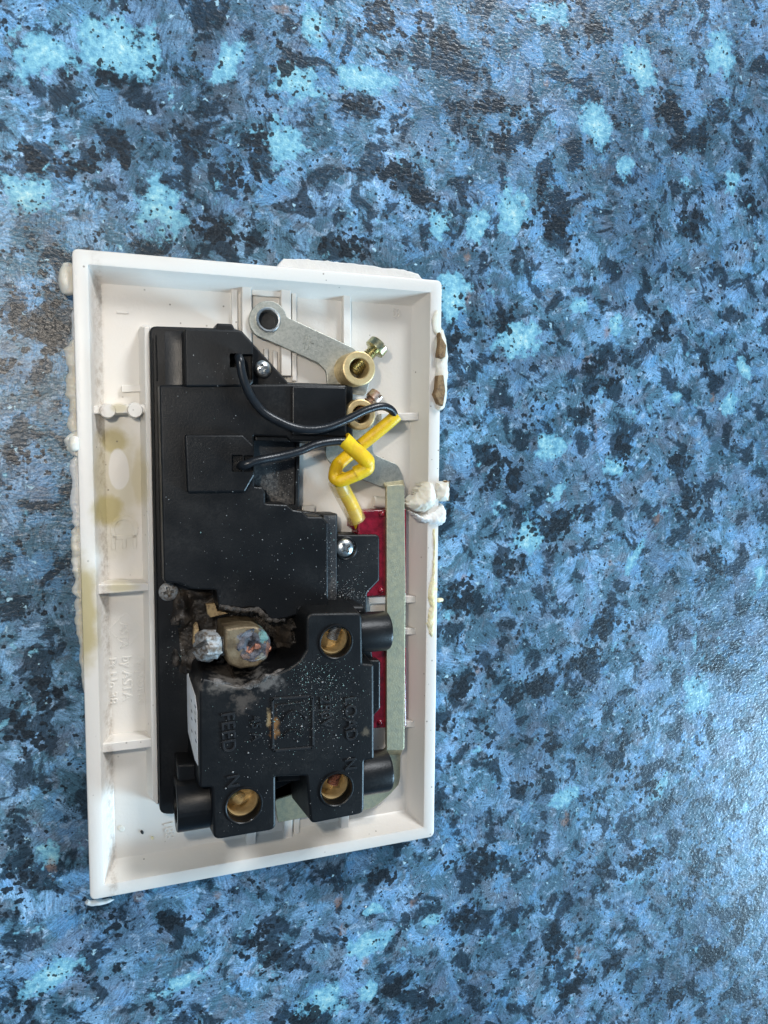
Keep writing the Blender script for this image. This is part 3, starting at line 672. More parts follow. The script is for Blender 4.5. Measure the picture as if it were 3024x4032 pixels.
# brass clamp pieces down the holes
for i, (px, py, r) in enumerate(holes):
    c = U(px, py, BT); 
    br = lathe('brass_terminal', [(r - 0.02, -10.6), (r - 0.02, -3.0), (r - 0.45, -2.6), (r - 0.6, -2.9), (r - 0.6, -7.6), (0.01, -7.6)], c, (0, 0, 1), BRASS, block, 44, 'brass clamp down the hole', cap=False)
    lip = lathe('hole_lip', [(r - 0.05, -1.0), (r - 0.05, 0.12), (r + 0.15, 0.28), (r + 0.4, 0.22), (r + 0.5, -0.1)], c, (0, 0, 1), BLACK, block, 44, cap=False)
    d = Vector((0.35, 1, 0)) if i < 2 else Vector((-0.8, 0.7, 0))
    d.normalize(); prof = []
    for j in range(12): prof += [(1.45, j * 0.42), (1.15, j * 0.42 + 0.21)]
    sc = c + Vector((0, 0, -3.4)) + d * (0.0)
    lathe('clamp_screw', [(0.6, -0.3)] + prof, sc, d, (STEEL, COPPER, BRASS)[i] if i else OLDSTEEL, block, 24)
# rating label on the left wall
p0 = U(786, 2700, BT).x
def sticker():
    x = U(785, 2900, BT).x - 0.10
    ya, yb, yc, yd = U(785, 2700, BT).y, U(785, 2760, BT).y, U(785, 2960, BT).y, U(785, 3060, BT).y
    V = [(x, ya + 2, 10.1), (x, ya - 1, 12.0), (x, yb, 19.5), (x, yb - 3, 21.2), (x, yc - 6, 22.0), (x, yd, 22.0), (x, yc, 10.6), (x, yc + 4, 10.1)]
    V = [(v[0] - 1.1 * (BT - 0.6 - v[2]) / 13.4, v[1], v[2]) for v in V]
    V += [(v[0] + 0.12, v[1], v[2]) for v in V]; n = 8
    Fc = [tuple(range(n)), tuple(range(n, 2 * n))[::-1]] + [(i, (i + 1) % n, (i + 1) % n + n, i + n) for i in range(n)]
    L = mesh('rating_label', V, Fc, LABEL, block, False, label='white rating label browned by heat at its upper end')
    return x, yb, yc
lx, ly0, ly1 = sticker()
random.seed(3)
for row, (z, sz) in enumerate(((19.2, 1.5), (15.0, 1.2))):
    y = ly0 - 2.0
    while y > ly1 + 1.5:
        if random.random() < 0.8:
            a = random.uniform(0.5, 1.0) * sz; dz_ = random.uniform(-0.2, 0.5)
            V = [(lx - 0.05 - 1.1 * (BT - 0.6 - q[1]) / 13.4, q[0], q[1]) for q in ((y, z), (y - 0.45, z), (y - 0.8, z + a), (y - 0.35, z + a + dz_))]
            mesh('printed_mark', V, [(0, 1, 2, 3)], INK, block, False)
        y -= random.uniform(1.0, 1.9)

# ---- burnt live terminal in its charred pocket
CHARP = None
def charred():
    zr = 14.0; x0, y0 = 676, 2318; x1, y1 = 1215, 2735; nx, ny = 120, 96; V = []; Fc = []
    def g(px, py, cx, cy, sx, sy): return math.exp(-((px - cx) / sx) ** 2 - ((py - cy) / sy) ** 2)
    for j in range(ny):
        for i in range(nx):
            px = x0 + (x1 - x0) * i / (nx - 1); py = y0 + (y1 - y0) * j / (ny - 1); c = U(px, py, zr)
            n1 = noise.fractal(c * 0.45, 1.0, 2.0, 4); n2 = noise.fractal(c * 1.6 + Vector((9, 3, 1)), 1.0, 2.0, 3)
            z = 9.3 + 0.5 * n1 + 0.25 * n2
            rn = 1 + 0.4 * n1
            lip = min(1.0, max(0.0, (py - 2632 - 16 * n1 + 0.06 * abs(px - 940)) / 34.0)); lip = lip * lip * (3 - 2 * lip)
            z += (12.2 + 1.6 * n1 + 0.5 * n2) * lip * min(1, max(0, (px - 770) / 18))
            z += 6.5 * g(px, py, 1150, 2500, 36, 170) * rn + 5.5 * g(px, py, 1165, 2610, 46, 40) * rn
            z += 3.2 * g(px, py, 715, 2390, 30, 60) * rn + 2.6 * g(px, py, 735, 2450, 30, 30) * rn
            z += 3.8 * g(px, py, 690, 2446, 17, 17) + 3.2 * g(px, py, 690, 2600, 16, 22) + 4.0 * g(px, py, 745, 2640, 34, 30) * rn
            z += 4.0 * g(px, py, 800, 2345, 40, 22) + 5.0 * g(px, py, 960, 2395, 90, 16) * rn
            z = min(z, 22.7)
            edge = min(i / 4, (nx - 1 - i) / 4, j / 4, (ny - 1 - j) / 4, 1.0)
            z = 8.6 + (z - 8.6) * edge
            p = U(px, py, zr); V.append((p.x, p.y, z))
    for j in range(ny - 1):
        for i in range(nx - 1):
            a = j * nx + i; Fc.append((a, a + 1, a + nx + 1, a + nx))
    o = mesh('charred_housing', V, Fc, CHAR, SW, True, (), 'charred and melted pocket of black plastic with grey ash')
    return o
CHARP = charred()
def melted_bead():
    P = [U(790, 2682, 22.6), U(840, 2690, 22.8), U(900, 2702, 22.6), U(960, 2706, 23.0), U(1010, 2692, 22.8), U(1050, 2664, 23.2), U(1100, 2652, 22.6), U(1150, 2630, 22.4)]
    tube('melted_edge', P, 1.0, CHAR, CHARP, 12, 8, jit=0.55, nsc=2.2, sec=(1, 1, 0.6), rf=lambda t: 0.7 + 0.5 * math.sin(t * 9) ** 2)
    P = [U(862, 2388, 16.2), U(910, 2398, 16.4), U(960, 2400, 16.2), U(1020, 2404, 16.4), U(1060, 2440, 16.2), U(1120, 2440, 16.0)]
    tube('melted_edge', P, 0.55, CHAR, CHARP, 10, 8, jit=0.5, nsc=1.0)
    blob('melted_lump', U(690, 2445, 12.0), (1.1, 1.1, 1.6), CHAR, CHARP, 0.2, 1.0)
    blob('melted_lump', U(692, 2602, 12.0), (0.9, 1.5, 1.2), CHAR, CHARP, 0.25, 1.0)
    pxprism('scorched_strip', [(812, 2380), (846, 2376), (858, 2408), (905, 2414), (830, 2432), (818, 2420)], 12.0, 13.4, SCORCH, CHARP, 0.2, 0.2)
    pxprism('scorched_strip', [(764, 2468), (778, 2452), (784, 2480), (768, 2560), (760, 2540)], 10.0, 12.0, SCORCH, CHARP, 0.2, 0.2)
melted_bead()
TT = 20.5
term = pxprism('live_terminal', [(888, 2478, .5), (960, 2466, .8), (1010, 2468, 1.5), (1052, 2492, 1.6), (1066, 2540, 2.0), (1054, 2592, 1.6), (1012, 2626, 1.6), (945, 2634, 1.2), (898, 2616, .8), (884, 2560, .5)], 9.0, TT, BURNT, SW, 0.5, 1.0, 0.1, 'burnt brass terminal crusted with green and grey corrosion')
c = U(1000, 2540, TT)
cut(term, lathe('c', [(2.1, -5), (2.3, 0.2), (2.5, 2)], (c.x, c.y, TT), (0, 0, 1), None, None, 30))
def crust():
    V = [(c.x, c.y, TT - 0.5)]; Fc = []; nr, na = 16, 48
    for i in range(1, nr + 1):
        for j in range(na):
            t = 2 * math.pi * j / na; r = 3.95 * i / nr * (1 + 0.05 * noise.noise(Vector((math.cos(t) * 2, math.sin(t) * 2, 4))))
            p = Vector((c.x - 0.1 + r * math.cos(t), c.y + r * math.sin(t) * 1.02, 0))
            z = TT + 0.12 + 0.55 * noise.noise(p * 0.7) + 0.25 * noise.noise(p * 1.9)
            z -= 1.3 * math.exp(-((p.x - c.x + 0.5) ** 2 + (p.y - c.y + 0.4) ** 2) / 1.3)
            if i == nr: z = TT - 0.3
            V.append((p.x, p.y, z))
    for j in range(na): Fc.append((0, 1 + j, 1 + (j + 1) % na))
    for i in range(nr - 1):
        for j in range(na):
            a0 = 1 + i * na + j; b0 = 1 + i * na + (j + 1) % na; Fc.append((a0, a0 + na, b0 + na, b0))
    mesh('corrosion_crust', V, Fc, CORR, term, True)
crust()
for (px, py, dx, dy, l, r) in ((1015, 2545, 1, -.35, 3.0, .75), (965, 2572, .3, 1, 1.6, .5), (985, 2566, .6, .5, 1.5, .45)):
    a = U(px, py, TT - 0.6); b = a + Vector((dx, dy, -0.12)).normalized() * l
    tube('copper_strand', [a - (b - a) * 0.3, (a + b) / 2, b], r, COPPER, term, 8, 5, jit=0.25, nsc=0.8)
a = U(900, 2538, 16.6); b = U(770, 2546, 19.6); d = (b - a).normalized(); Ls = (b - a).length
prof = [(1.9, -1)]
for j in range(7): prof += [(2.05, j * 0.55), (1.75, j * 0.55 + 0.28)]
h0 = 4.0
lathe('washer', [(0.5, h0 - 0.55), (3.0, h0 - 0.55), (3.0, h0 - 0.1), (0.5, h0 - 0.1)], a, d, OLDSTEEL, term, 36)
prof += [(3.3, h0), (3.45, h0 + 0.4), (3.4, h0 + 2.6), (3.1, h0 + 3.2), (2.4, h0 + 3.5)]
sc = lathe('clamp_screw', prof, a, d, OLDSTEEL, term, 36, 'scorched grey clamp screw with a broken slot')
e = a + d * (h0 + 3.2); sd = Vector((0.1, 0.5, 0.85)).normalized(); nn = d.cross(sd).normalized()
V = []
for s1 in (-4, 4):
    for s2 in (-0.65, 0.65):
        for s3 in (-1.2, 1.5): V.append(e + sd * s1 + nn * s2 + d * s3)
cb = mesh('c', V, [(0, 1, 3, 2), (4, 6, 7, 5), (0, 4, 5, 1), (2, 3, 7, 6), (0, 2, 6, 4), (1, 5, 7, 3)], None, None, False)
cut(sc, cb)
for v in sc.data.vertices:
    q = v.co / MM; v.co += Vector((noise.noise(q / 1.1), noise.noise(q / 1.1 + Vector((5, 5, 5))), noise.noise(q / 1.1 + Vector((9, 1, 4))))) * 0.0008

# ---- fixing screws
def pozi(px, py, z, r, mat, rot, lab, parent):
    c = U(px, py, z); prof = [(r * 0.98, -1.6), (r, -1.1)]
    for j in range(7):
        a = j / 6 * math.pi / 2 * 0.86; prof.append((r * math.cos(a), -1.1 + 1.15 * math.sin(a)))
    o = lathe('fixing_screw', prof, c, (0, 0, 1), mat, parent, 40, lab)
    cc = []
    for k in range(2):
        V = []; t = rot + k * math.pi / 2; u = Vector((math.cos(t), math.sin(t), 0)); v = Vector((-u.y, u.x, 0))
        for (zz, l, ww) in ((-1.2, 0.35 * r, 0.10 * r), (0.3, 0.66 * r, 0.19 * r)):
            for (su, sv) in ((-1, -1), (1, -1), (1, 1), (-1, 1)): V.append(c + u * l * su + v * ww * sv + Vector((0, 0, zz)))
        cc.append(mesh('c', V, [(3, 2, 1, 0), (4, 5, 6, 7), (0, 1, 5, 4), (1, 2, 6, 5), (2, 3, 7, 6), (3, 0, 4, 7)], None, None, False))
    cut(o, *cc)
pozi(1037, 1452, FL + 2.2, 2.05, STEEL, 0.35, 'plated cross-head screw beside the upper wire pad', base)
pozi(1362, 2159, FL + 1.6, 2.3, STEEL, 0.6, 'shiny cross-head screw beside the red lens', base)
pozi(665, 2333, FL + 1.8, 2.2, OLDSTEEL, 0.2, 'dirty fixing screw beside the charred pocket', base)
c = U(1362, 2159, FL); lathe('screw_seat', [(2.5, -0.3), (2.5, 0.15), (2.75, 0.3), (3.0, 0.1), (3.0, -0.3)], c, (0, 0, 1), BLACK, base, 36, cap=False)

# ---- red neon lens
LZ = 9.2
lens = pxprism('neon_lens', [(1410, 2012, .3), (1600, 2004, .3), (1600, 2342, .3), (1410, 2350, .3)], FLOOR, LZ, RED, SW, 0.3, 0.3, label='dark red translucent neon lens below the yellow sleeve')
lens2 = pxprism('neon_lens', [(1440, 2556, .3), (1600, 2550, .3), (1600, 2862, .3), (1440, 2870, .3)], FLOOR, LZ, RED, SW, 0.3, 0.3, label='dark red translucent lens section beside the word LOAD')
pxprism('lens_foot', [(1382, 2046), (1412, 2040), (1412, 2094), (1396, 2088), (1382, 2076)], FLOOR, 7.2, RED, lens, 0.2, 0.2)
for (px, py, q) in ((1504, 2024, lens), (1499, 2325, lens), (1496, 2845, lens2)):
    c = U(px, py, LZ); lathe('stud', [(0.85, -0.3), (0.82, 0.15), (0.6, 0.45), (0.2, 0.6)], c, (0, 0, 1), RED, q, 20)

# ---- earthing strap
SZ = 6.6
strap = pxprism('earth_strap', [(1522, 1912, .3), (1592, 1906, .8), (1597, 2300, .3), (1592, 2945, .8), (1586, 2955, .3), (1522, 2955, .3)], 9.35, 10.3, ZINC2, SW, 0.15, 0.3, label='greenish zinc earth strap running down beside the red lens')
pxprism('strap_foot', [(1282, 1800, 2.5), (1285, 1735, 2.5), (1330, 1680, 2), (1385, 1600, 1), (1470, 1600, 2), (1468, 1786, 2), (1510, 1806, .8), (1566, 1829, 2.5), (1585, 1870, 1.5), (1590, 1912, .3), (1512, 1922, .3), (1404, 1880, 2), (1330, 1856, 2.5)], 5.6, SZ, ZINC, strap, 0.15)
pxprism('strap_foot', [(1515, 2950, .3), (1578, 2946, .3), (1576, 3060, .6), (1570, 3090, 1.5), (1535, 3130, 2), (1500, 3160, 1.5), (1468, 3182, 1.5), (1430, 3192, 1), (1300, 3205), (1185, 3222, .3), (1095, 3240, .5), (1080, 3150, 1), (1300, 3080, 1), (1460, 3050, 1), (1512, 3000, 1)], 5.6, SZ, ZINC2, strap, 0.15)
def bend(name, pts):       # sloped joggle between two levels of the strap
    V = [U(*p) for p in pts]; V += [v - Vector((0, 0, 0.9)) for v in V]
    mesh(name, V, [(0, 1, 2, 3), (7, 6, 5, 4), (0, 4, 5, 1), (1, 5, 6, 2), (2, 6, 7, 3), (3, 7, 4, 0)], ZINC2, strap, False)
bend('strap_bend', [(1513, 1900, SZ), (1588, 1890, SZ), (1594, 1918, 10.25), (1522, 1922, 10.25)])
bend('strap_bend', [(1522, 2945, 10.25), (1590, 2942, 10.25), (1578, 2972, SZ), (1514, 2972, SZ)])
# upper arm with eyelet
AZ = 7.2
arm_px = []
for k in range(15):
    t = math.radians(62 - 18 * k + 0); arm_px.append((1055 + 74 * math.cos(t) * 1.0, 1260 - 74 * math.sin(t), 0.0))
arm_px = [(p[0], p[1], 0) for p in arm_px if True]
arm = [(1128, 1247, .6)] + [(1055 + 74 * math.cos(math.radians(a)), 1260 - 76 * math.sin(math.radians(a)), 0) for a in range(25, 246, 15)] + [(1060, 1342, 0.5), (1253, 1429, 2), (1285, 1462, 1.5), (1292, 1530, .3), (1440, 1560, 1), (1470, 1450, 3), (1391, 1369, 1)]
ea = pxprism('earth_arm', arm, 6.3, AZ, ZINC, SW, 0.15, 0.5, label='grey zinc earth arm with eyelet at its rounded end')
c = U(1055, 1260, AZ)
cut(ea, lathe('c', [(2.7, -3), (2.7, 3)], c, (0, 0, 1), None, None, 36))
lathe('eyelet', [(2.25, -6.5), (2.25, 0.5), (2.4, 0.75), (2.7, 0.8), (2.95, 0.6), (3.0, 0.02), (2.65, -0.02), (2.65, -6.5), (2.25, -6.5)], c, (0, 0, 1), STEEL, ea, 44)
lathe('dark_bore_disc', [(2.3, -2.9), (2.3, -2.85)], c, (0, 0, 1), CRUMB_BORE, ea, 30)  # near-black disc painted in for the shade down the open hole
for pts in ([(1205, 1318), (1195, 1352)], [(1215, 1322), (1200, 1372)], [(1205 + 20, 1330), (1228 - 14, 1376)], [(1222, 1345), (1238, 1352)]):
    P = [U(x, y, AZ) for x, y in pts]; d = (P[1] - P[0]).normalized(); n = Vector((-d.y, d.x, 0)) * 0.16; h = Vector((0, 0, 0.16))
    mesh('stamped_line', [P[0] - n, P[0] + n, P[1] + n, P[1] - n, P[0] - n + h, P[0] + n + h, P[1] + n + h, P[1] - n + h], [(4, 5, 6, 7), (0, 1, 5, 4), (1, 2, 6, 5), (2, 3, 7, 6), (3, 0, 4, 7)], ZINC, ea, False)
def earth_terminal(px, py, zt, zb, R, r, head, hz, smat, bmat, lab, hr=2.35, slot=True):
    c = U(px, py, zt)
    o = lathe('earth_terminal', [(r, zb - zt), (R, zb - zt), (R, -0.35), (R - 0.1, -0.1), (R - 0.35, 0), (r + 0.2, 0), (r, -0.2), (r, zb - zt)], c, (0, 0, 1), bmat, ea, 48, lab)
    hcen = U(head[0], head[1], hz); o2 = Vector((c.x, c.y, hz)); d = (hcen - o2); dist = d.length; d.normalize()
    cut(o, lathe('c', [(1.55, 0), (1.55, 12)], o2, d, None, None, 24))
    prof = [(0.9, -0.9), (1.3, -0.6)]; n = int((dist - 1.5) / 0.6) + 2
    for j in range(n): prof += [(1.55, -0.5 + j * 0.6), (1.22, -0.5 + j * 0.6 + 0.3)]
    hh = dist - 1.2; prof = [q for q in prof if q[1] < hh] + [(hr, hh), (hr + 0.05, hh + 0.25), (hr, hh + 1.9), (hr - 0.35, hh + 2.2), (0.3, hh + 2.25)]
    s = lathe('terminal_screw', prof, o2, d, smat, ea, 32)
    e = o2 + d * (hh + 2.0); u = Vector((0.2, -0.2, 1)).normalized(); v = d.cross(u).normalized(); V = []
    for a1 in (-4, 4):
        for a2 in (-0.35, 0.35):
            for a3 in (-0.9, 1.5): V.append(e + u * a1 + v * a2 + d * a3)
    cut(s, mesh('c', V, [(0, 1, 3, 2), (4, 6, 7, 5), (0, 4, 5, 1), (2, 3, 7, 6), (0, 2, 6, 4), (1, 5, 7, 3)], None, None, False))
earth_terminal(1415, 1450, 14.5, 6.9, 4.15, 2.45, (1486, 1364), 11.3, GOLDSCREW, BRASS, 'brass earth pillar terminal at the end of the arm', 2.65)
earth_terminal(1422, 1632, 12.5, 6.4, 3.75, 2.2, (1478, 1560), 9.8, RUSTSCREW, BRASS, 'brass earth terminal half hidden behind the black cover', 1.9)

# ---- leads and yellow sleeving
def W(L): return [U(*p) for p in L]
tube('neon_lead', W([(940, 1425, 13), (938, 1408, 17.5), (944, 1418, 19.8), (952, 1470, 19.8), (972, 1530, 19.4), (1000, 1580, 18.8), (1040, 1625, 18.6), (1100, 1660, 18.8), (1160, 1684, 19.0), (1220, 1692, 19.2), (1290, 1682, 19.0), (1366, 1652, 18.6), (1440, 1616, 18.2), (1500, 1600, 17.6), (1538, 1612, 16.6), (1552, 1640, 15.8), (1530, 1665, 15.4)]), 0.98, WIRE, SW, 14, 8, label='black lead bowing from the upper pad to the sleeve end')
tube('neon_lead', W([(946, 1832, 13), (946, 1832, 17.5), (966, 1829, 19.6), (1012, 1814, 19.8), (1098, 1797, 19.0), (1180, 1776, 18.6), (1240, 1752, 18.2), (1300, 1740, 17.8), (1350, 1738, 17.4), (1392, 1745, 17.0), (1415, 1765, 16.8)]), 0.98, WIRE, SW, 14, 8, label='black lead running from the lower pad into the knotted sleeve')
tube('sleeving', W([(1563, 1634, 15.6), (1530, 1664, 15.2), (1440, 1738, 13.2), (1390, 1778, 11.6), (1342, 1818, 11.4), (1326, 1838, 12.0), (1318, 1872, 13.0), (1322, 1888, 13.6), (1342, 1892, 14.2), (1395, 1872, 15.2), (1430, 1850, 15.6)]), 1.6, YELLOW, SW, 18, 6, hollow=0.78, sec=(1, 1, 0.86), rf=lambda t: 1 - 0.16 * math.exp(-((t - 0.72) / 0.05) ** 2), label='yellow sleeve end pointing at the right rim')
tube('sleeving', W([(1352, 1728, 17.2), (1385, 1760, 17.0), (1428, 1798, 16.8), (1448, 1822, 16.4), (1444, 1842, 15.8), (1400, 1866, 15.2)]), 1.9, YELLOW, SW, 18, 6, hollow=0.8, sec=(1, 1, 0.86), rf=lambda t: 1 - 0.18 * math.exp(-((t - 0.68) / 0.07) ** 2), label='yellow sleeve flap folded over the knot')
low = tube('sleeving', W([(1335, 1872, 12.0), (1352, 1925, 10.6), (1385, 1990, 9.0), (1412, 2050, 7.4), (1420, 2072, 6.8)]), 1.7, YELLOW, SW, 18, 10, label='yellow sleeve running down into the red lens')
tube('clear_sheath', W([(1328, 1895, 11.9), (1346, 1930, 10.6), (1379, 1992, 9.2), (1405, 2046, 7.9)]), 2.35, CLEAR, low, 18, 10, hollow=0.88)

# ---- sealant left on the edges
def bead(name, pts, r, mat, lab, jit=0.5, sec=(1, 1, 1), nsc=3.4, seg=14, par=SW):
    return tube(name, [U(*p) for p in pts], r, mat, par, seg, 9, jit=jit, nsc=nsc, sec=sec, rf=lambda t: 0.45 + 0.55 * min(1, 8 * t, 8 * (1 - t)), label=lab)
b1 = bead('sealant_bead', [(280, 1040, 6.5), (266, 1075, 6.8), (266, 1120, 6.8), (278, 1160, 6.0)], 1.7, SEAL, 'cream sealant knob at the corner of the plate', 0.25)
def strip(y0, y1, side, wf, zf, mat, lab, seed=0.0, zlo=1.0):
    """ragged skin of sealant clinging to the outer wall between two plate heights (mm)"""
    n = max(6, int(abs(y1 - y0) / 0.35)); V = []; Fc = []; x0 = 43.35 * side; m = 7
    for i in range(n + 1):
        t = i / n; y = y0 + (y1 - y0) * t; e = min(1, t * n / 5, (1 - t) * n / 5); e = e ** 0.5
        q = Vector((seed, y * 0.12, 0)); q2 = Vector((seed + 7, y * 0.42, 1)); q3 = Vector((seed + 3, y * 1.0, 5))
        wd = max(0.12, (wf(t) * (1 + 0.55 * noise.noise(q * 2) + 0.35 * noise.noise(q2) + 0.18 * noise.noise(q3)))) * e + 0.03
        zt = zf(t) + 0.8 * noise.noise(q2 + Vector((4, 0, 0))) + 0.3 * noise.noise(q3); zt = max(zlo + 0.3, zt)
        crease = 0.45 + 0.5 * noise.noise(q * 1.7 + Vector((0, 0, 9)))
        for (fx, z) in ((-0.05, zlo), (-0.05, zt - crease), (0.22, zt - 0.1), (0.5, zt + 0.12 * noise.noise(q3 * 1.3)), (0.8, zt - 0.35), (1.0, zt - 1.0 - 0.4 * noise.noise(q2)), (0.72, zlo)):
            V.append((x0 + side * fx * wd, y + 0.1 * noise.noise(q3 * 2 + Vector((fx * 3, 0, 0))), z))
    for i in range(n):
        for j in range(m):
            a = i * m + j; b = i * m + (j + 1) % m; Fc.append((a, b, b + m, a + m))
    Fc += [tuple(range(m))[::-1], tuple(range(n * m, n * m + m))]
    return mesh('sealant_strip', V, Fc, mat, SW, True, (), lab)
Y = lambda py, side=-1, z=8.0: U(290 if side < 0 else 1735, py, z).y
strip(Y(1200), Y(1340), -1, lambda t: 0.7, lambda t: 4.5, SEALW, 'thin start of the sealant skin below the corner knob', 1)
strip(Y(1330), Y(1715), -1, lambda t: 2.0, lambda t: 6.6, SEAL, 'rippled cream sealant along the long edge', 2)
strip(Y(1690), Y(1800), -1, lambda t: 2.4, lambda t: 8.8, SEAL, 'sealant nub lapping up to the long rim', 3)
strip(Y(1790), Y(2090), -1, lambda t: 1.7, lambda t: 7.2, SEALW, 'pale sealant skin on the long edge', 4)
strip(Y(2070), Y(2360), -1, lambda t: 2.2 - 0.5 * t, lambda t: 8.6, SEAL, 'thick curled sealant beside the scorched rim', 5)
strip(Y(2350), Y(2760), -1, lambda t: 1.9 * (1 - 0.8 * t), lambda t: 7.2 - 2.0 * t, SEAL, 'ragged browned sealant tail on the long edge', 6)
bead('sealant_bead', [(298, 1722, 9.0), (292, 1745, 9.6), (296, 1775, 9.2)], 1.2, SEAL, 'small sealant blister on the long rim', 0.3)
strip(Y(1120, 1), Y(1300, 1), 1, lambda t: 0.9, lambda t: 8.6, SEAL, 'cream sealant skin near the filler ledge', 11)
strip(Y(1290, 1), Y(1620, 1), 1, lambda t: 1.2, lambda t: 9.6, SEAL, 'cream sealant skin behind the brown paper', 12)
strip(Y(1640, 1), Y(1880, 1), 1, lambda t: 0.35, lambda t: 8.0, SEALY, 'thin yellowed sealant line above the big lump', 13)
strip(Y(2080, 1), Y(2560, 1), 1, lambda t: 0.4, lambda t: 8.5, SEALY, 'thin yellowed sealant line below the big lump', 14)
strip(Y(2640, 1), Y(2960, 1), 1, lambda t: 0.35, lambda t: 7.5, SEALW, 'broken white sealant line on the narrow edge', 15)
strip(Y(3030, 1), Y(3250, 1), 1, lambda t: 0.7, lambda t: 7.8, SEALW, 'crumbly white sealant near the lower corner', 16)
pr = bead('sealant_bead', [(1734, 1300, 9.0), (1736, 1360, 9.6), (1737, 1440, 9.6), (1733, 1520, 9.7), (1730, 1590, 9.4), (1732, 1612, 9)], 1.75, SEAL, 'cream sealant with torn brown paper stuck to it', 0.6, (1, 1, .8))
bead('sealant_bead', [(1722, 1222, 10.0), (1712, 1270, 10.1), (1722, 1320, 10.0)], 0.8, SEAL, 'thin sealant smear above the brown paper', 0.3, (1, 1, .45))
for pts in ([(1732, 1300), (1742, 1330), (1758, 1360), (1756, 1405), (1742, 1412), (1726, 1405), (1728, 1350)], [(1724, 1478), (1748, 1476), (1756, 1540), (1746, 1600), (1728, 1590), (1712, 1552), (1720, 1530)]):
    P = pxpoly(pts, 11.9, 0.25); prism('paper_scrap', P, 9.6, 11.9, PAPER, pr, 0.3, 0, 'scrap of torn brown paper', dz=lambda p: 0.35 * noise.noise(Vector((p.x, p.y, 0)) * 0.9))
def patch(name, pts, zb, h, mat, parent, lab=None, soft=0.6, amp=0.25, nsc=1.6, step=0.28, skirt=1.2, seed=0.0):
    """torn, uneven skin with the given outline (photo pixels at height zb)"""
    P = [XY(x, y, zb) for x, y in pts]; n = len(P)
    def sd(q):
        d = 1e9; ins = False
        for k in range(n):
            a, b = P[k - 1], P[k]; e = b - a; t = max(0, min(1, (q - a).dot(e) / max(e.dot(e), 1e-9))); d = min(d, (q - a - e * t).length)
            if (a.y > q.y) != (b.y > q.y) and q.x < (b.x - a.x) * (q.y - a.y) / (b.y - a.y) + a.x: ins = not ins
        return d if ins else -d
    xs = [p.x for p in P]; ys = [p.y for p in P]; x0, y0 = min(xs) - 0.6, min(ys) - 0.6
    nx = int((max(xs) + 0.6 - x0) / step) + 1; ny = int((max(ys) + 0.6 - y0) / step) + 1; idx = {}; V = []; Fc = []; D = {}
    for j in range(ny):
        for i in range(nx):
            q = Vector((x0 + i * step, y0 + j * step)); v3 = Vector((q.x, q.y, seed))
            d = sd(q) + 0.22 * noise.noise(v3 * 1.7) + 0.12 * noise.noise(v3 * 4.0); D[i, j] = d
            if d > -step * 1.2:
                z = zb + h * (1 - math.exp(-max(d, 0) / soft)) + (amp * noise.noise(v3 / nsc) + 0.3 * amp * noise.noise(v3 / nsc * 3)) * min(1, max(0, d) / 0.4)
                if d < 0: z = zb - skirt
                idx[i, j] = len(V); V.append((q.x, q.y, z))
    for j in range(ny - 1):
        for i in range(nx - 1):
            c4 = [(i, j), (i + 1, j), (i + 1, j + 1), (i, j + 1)]
            if all(c in idx for c in c4) and max(D[c] for c in c4) > 0: Fc.append(tuple(idx[c] for c in c4))
    return mesh(name, V, Fc, mat, parent, True, (), lab)
lump = patch('sealant_lump', [(1598, 1986), (1630, 1950), (1660, 1905), (1682, 1890), (1702, 1896), (1716, 1925), (1720, 1965), (1704, 2002), (1668, 2022), (1630, 2012)], 9.2, 3.4, SEAL, SW, 'big cream sealant lump overhanging the rim', 1.5, 0.5, 2.5, 0.3, 3.0, 1.0)
patch('torn_flake', [(1714, 1898), (1736, 1900), (1764, 1893), (1768, 1930), (1766, 1972), (1738, 1976), (1720, 1968)], 10.0, 1.5, SEAL, lump, None, 0.5, 0.35, 1.5, 0.28, 1.6, 2.0)
patch('torn_flake', [(1612, 2012), (1664, 2030), (1704, 2012), (1742, 1984), (1756, 2010), (1754, 2052), (1738, 2070), (1690, 2066), (1650, 2052)], 9.6, 1.8, SEALW, lump, None, 0.8, 0.4, 1.8, 0.28, 2.0, 3.0)
P = pxpoly([(1752, 1893), (1770, 1893), (1770, 1972), (1758, 1974), (1752, 1960)], 10.4, 0.2); prism('paper_edge', P, 9.2, 10.4, PAPER, lump, 0.15)
patch('sealant_smear', [(1702, 2082), (1716, 2080), (1717, 2180), (1714, 2290), (1722, 2322), (1712, 2345), (1718, 2400), (1712, 2480), (1702, 2512), (1690, 2500), (1680, 2462), (1684, 2415), (1694, 2388), (1682, 2352), (1686, 2318), (1700, 2260), (1706, 2160)], 9.95, 0.5, SEALY, SW, 'thin yellow sealant run along the narrow rim', 0.4, 0.2, 1.2, 0.28, 0.2, 5.0)
bead('sealant_bead', [(1722, 2366, 7.5), (1734, 2362, 7.0), (1744, 2362, 6.8)], 0.55, SEALY, 'small yellow sealant drip poking out past the rim', 0.3)
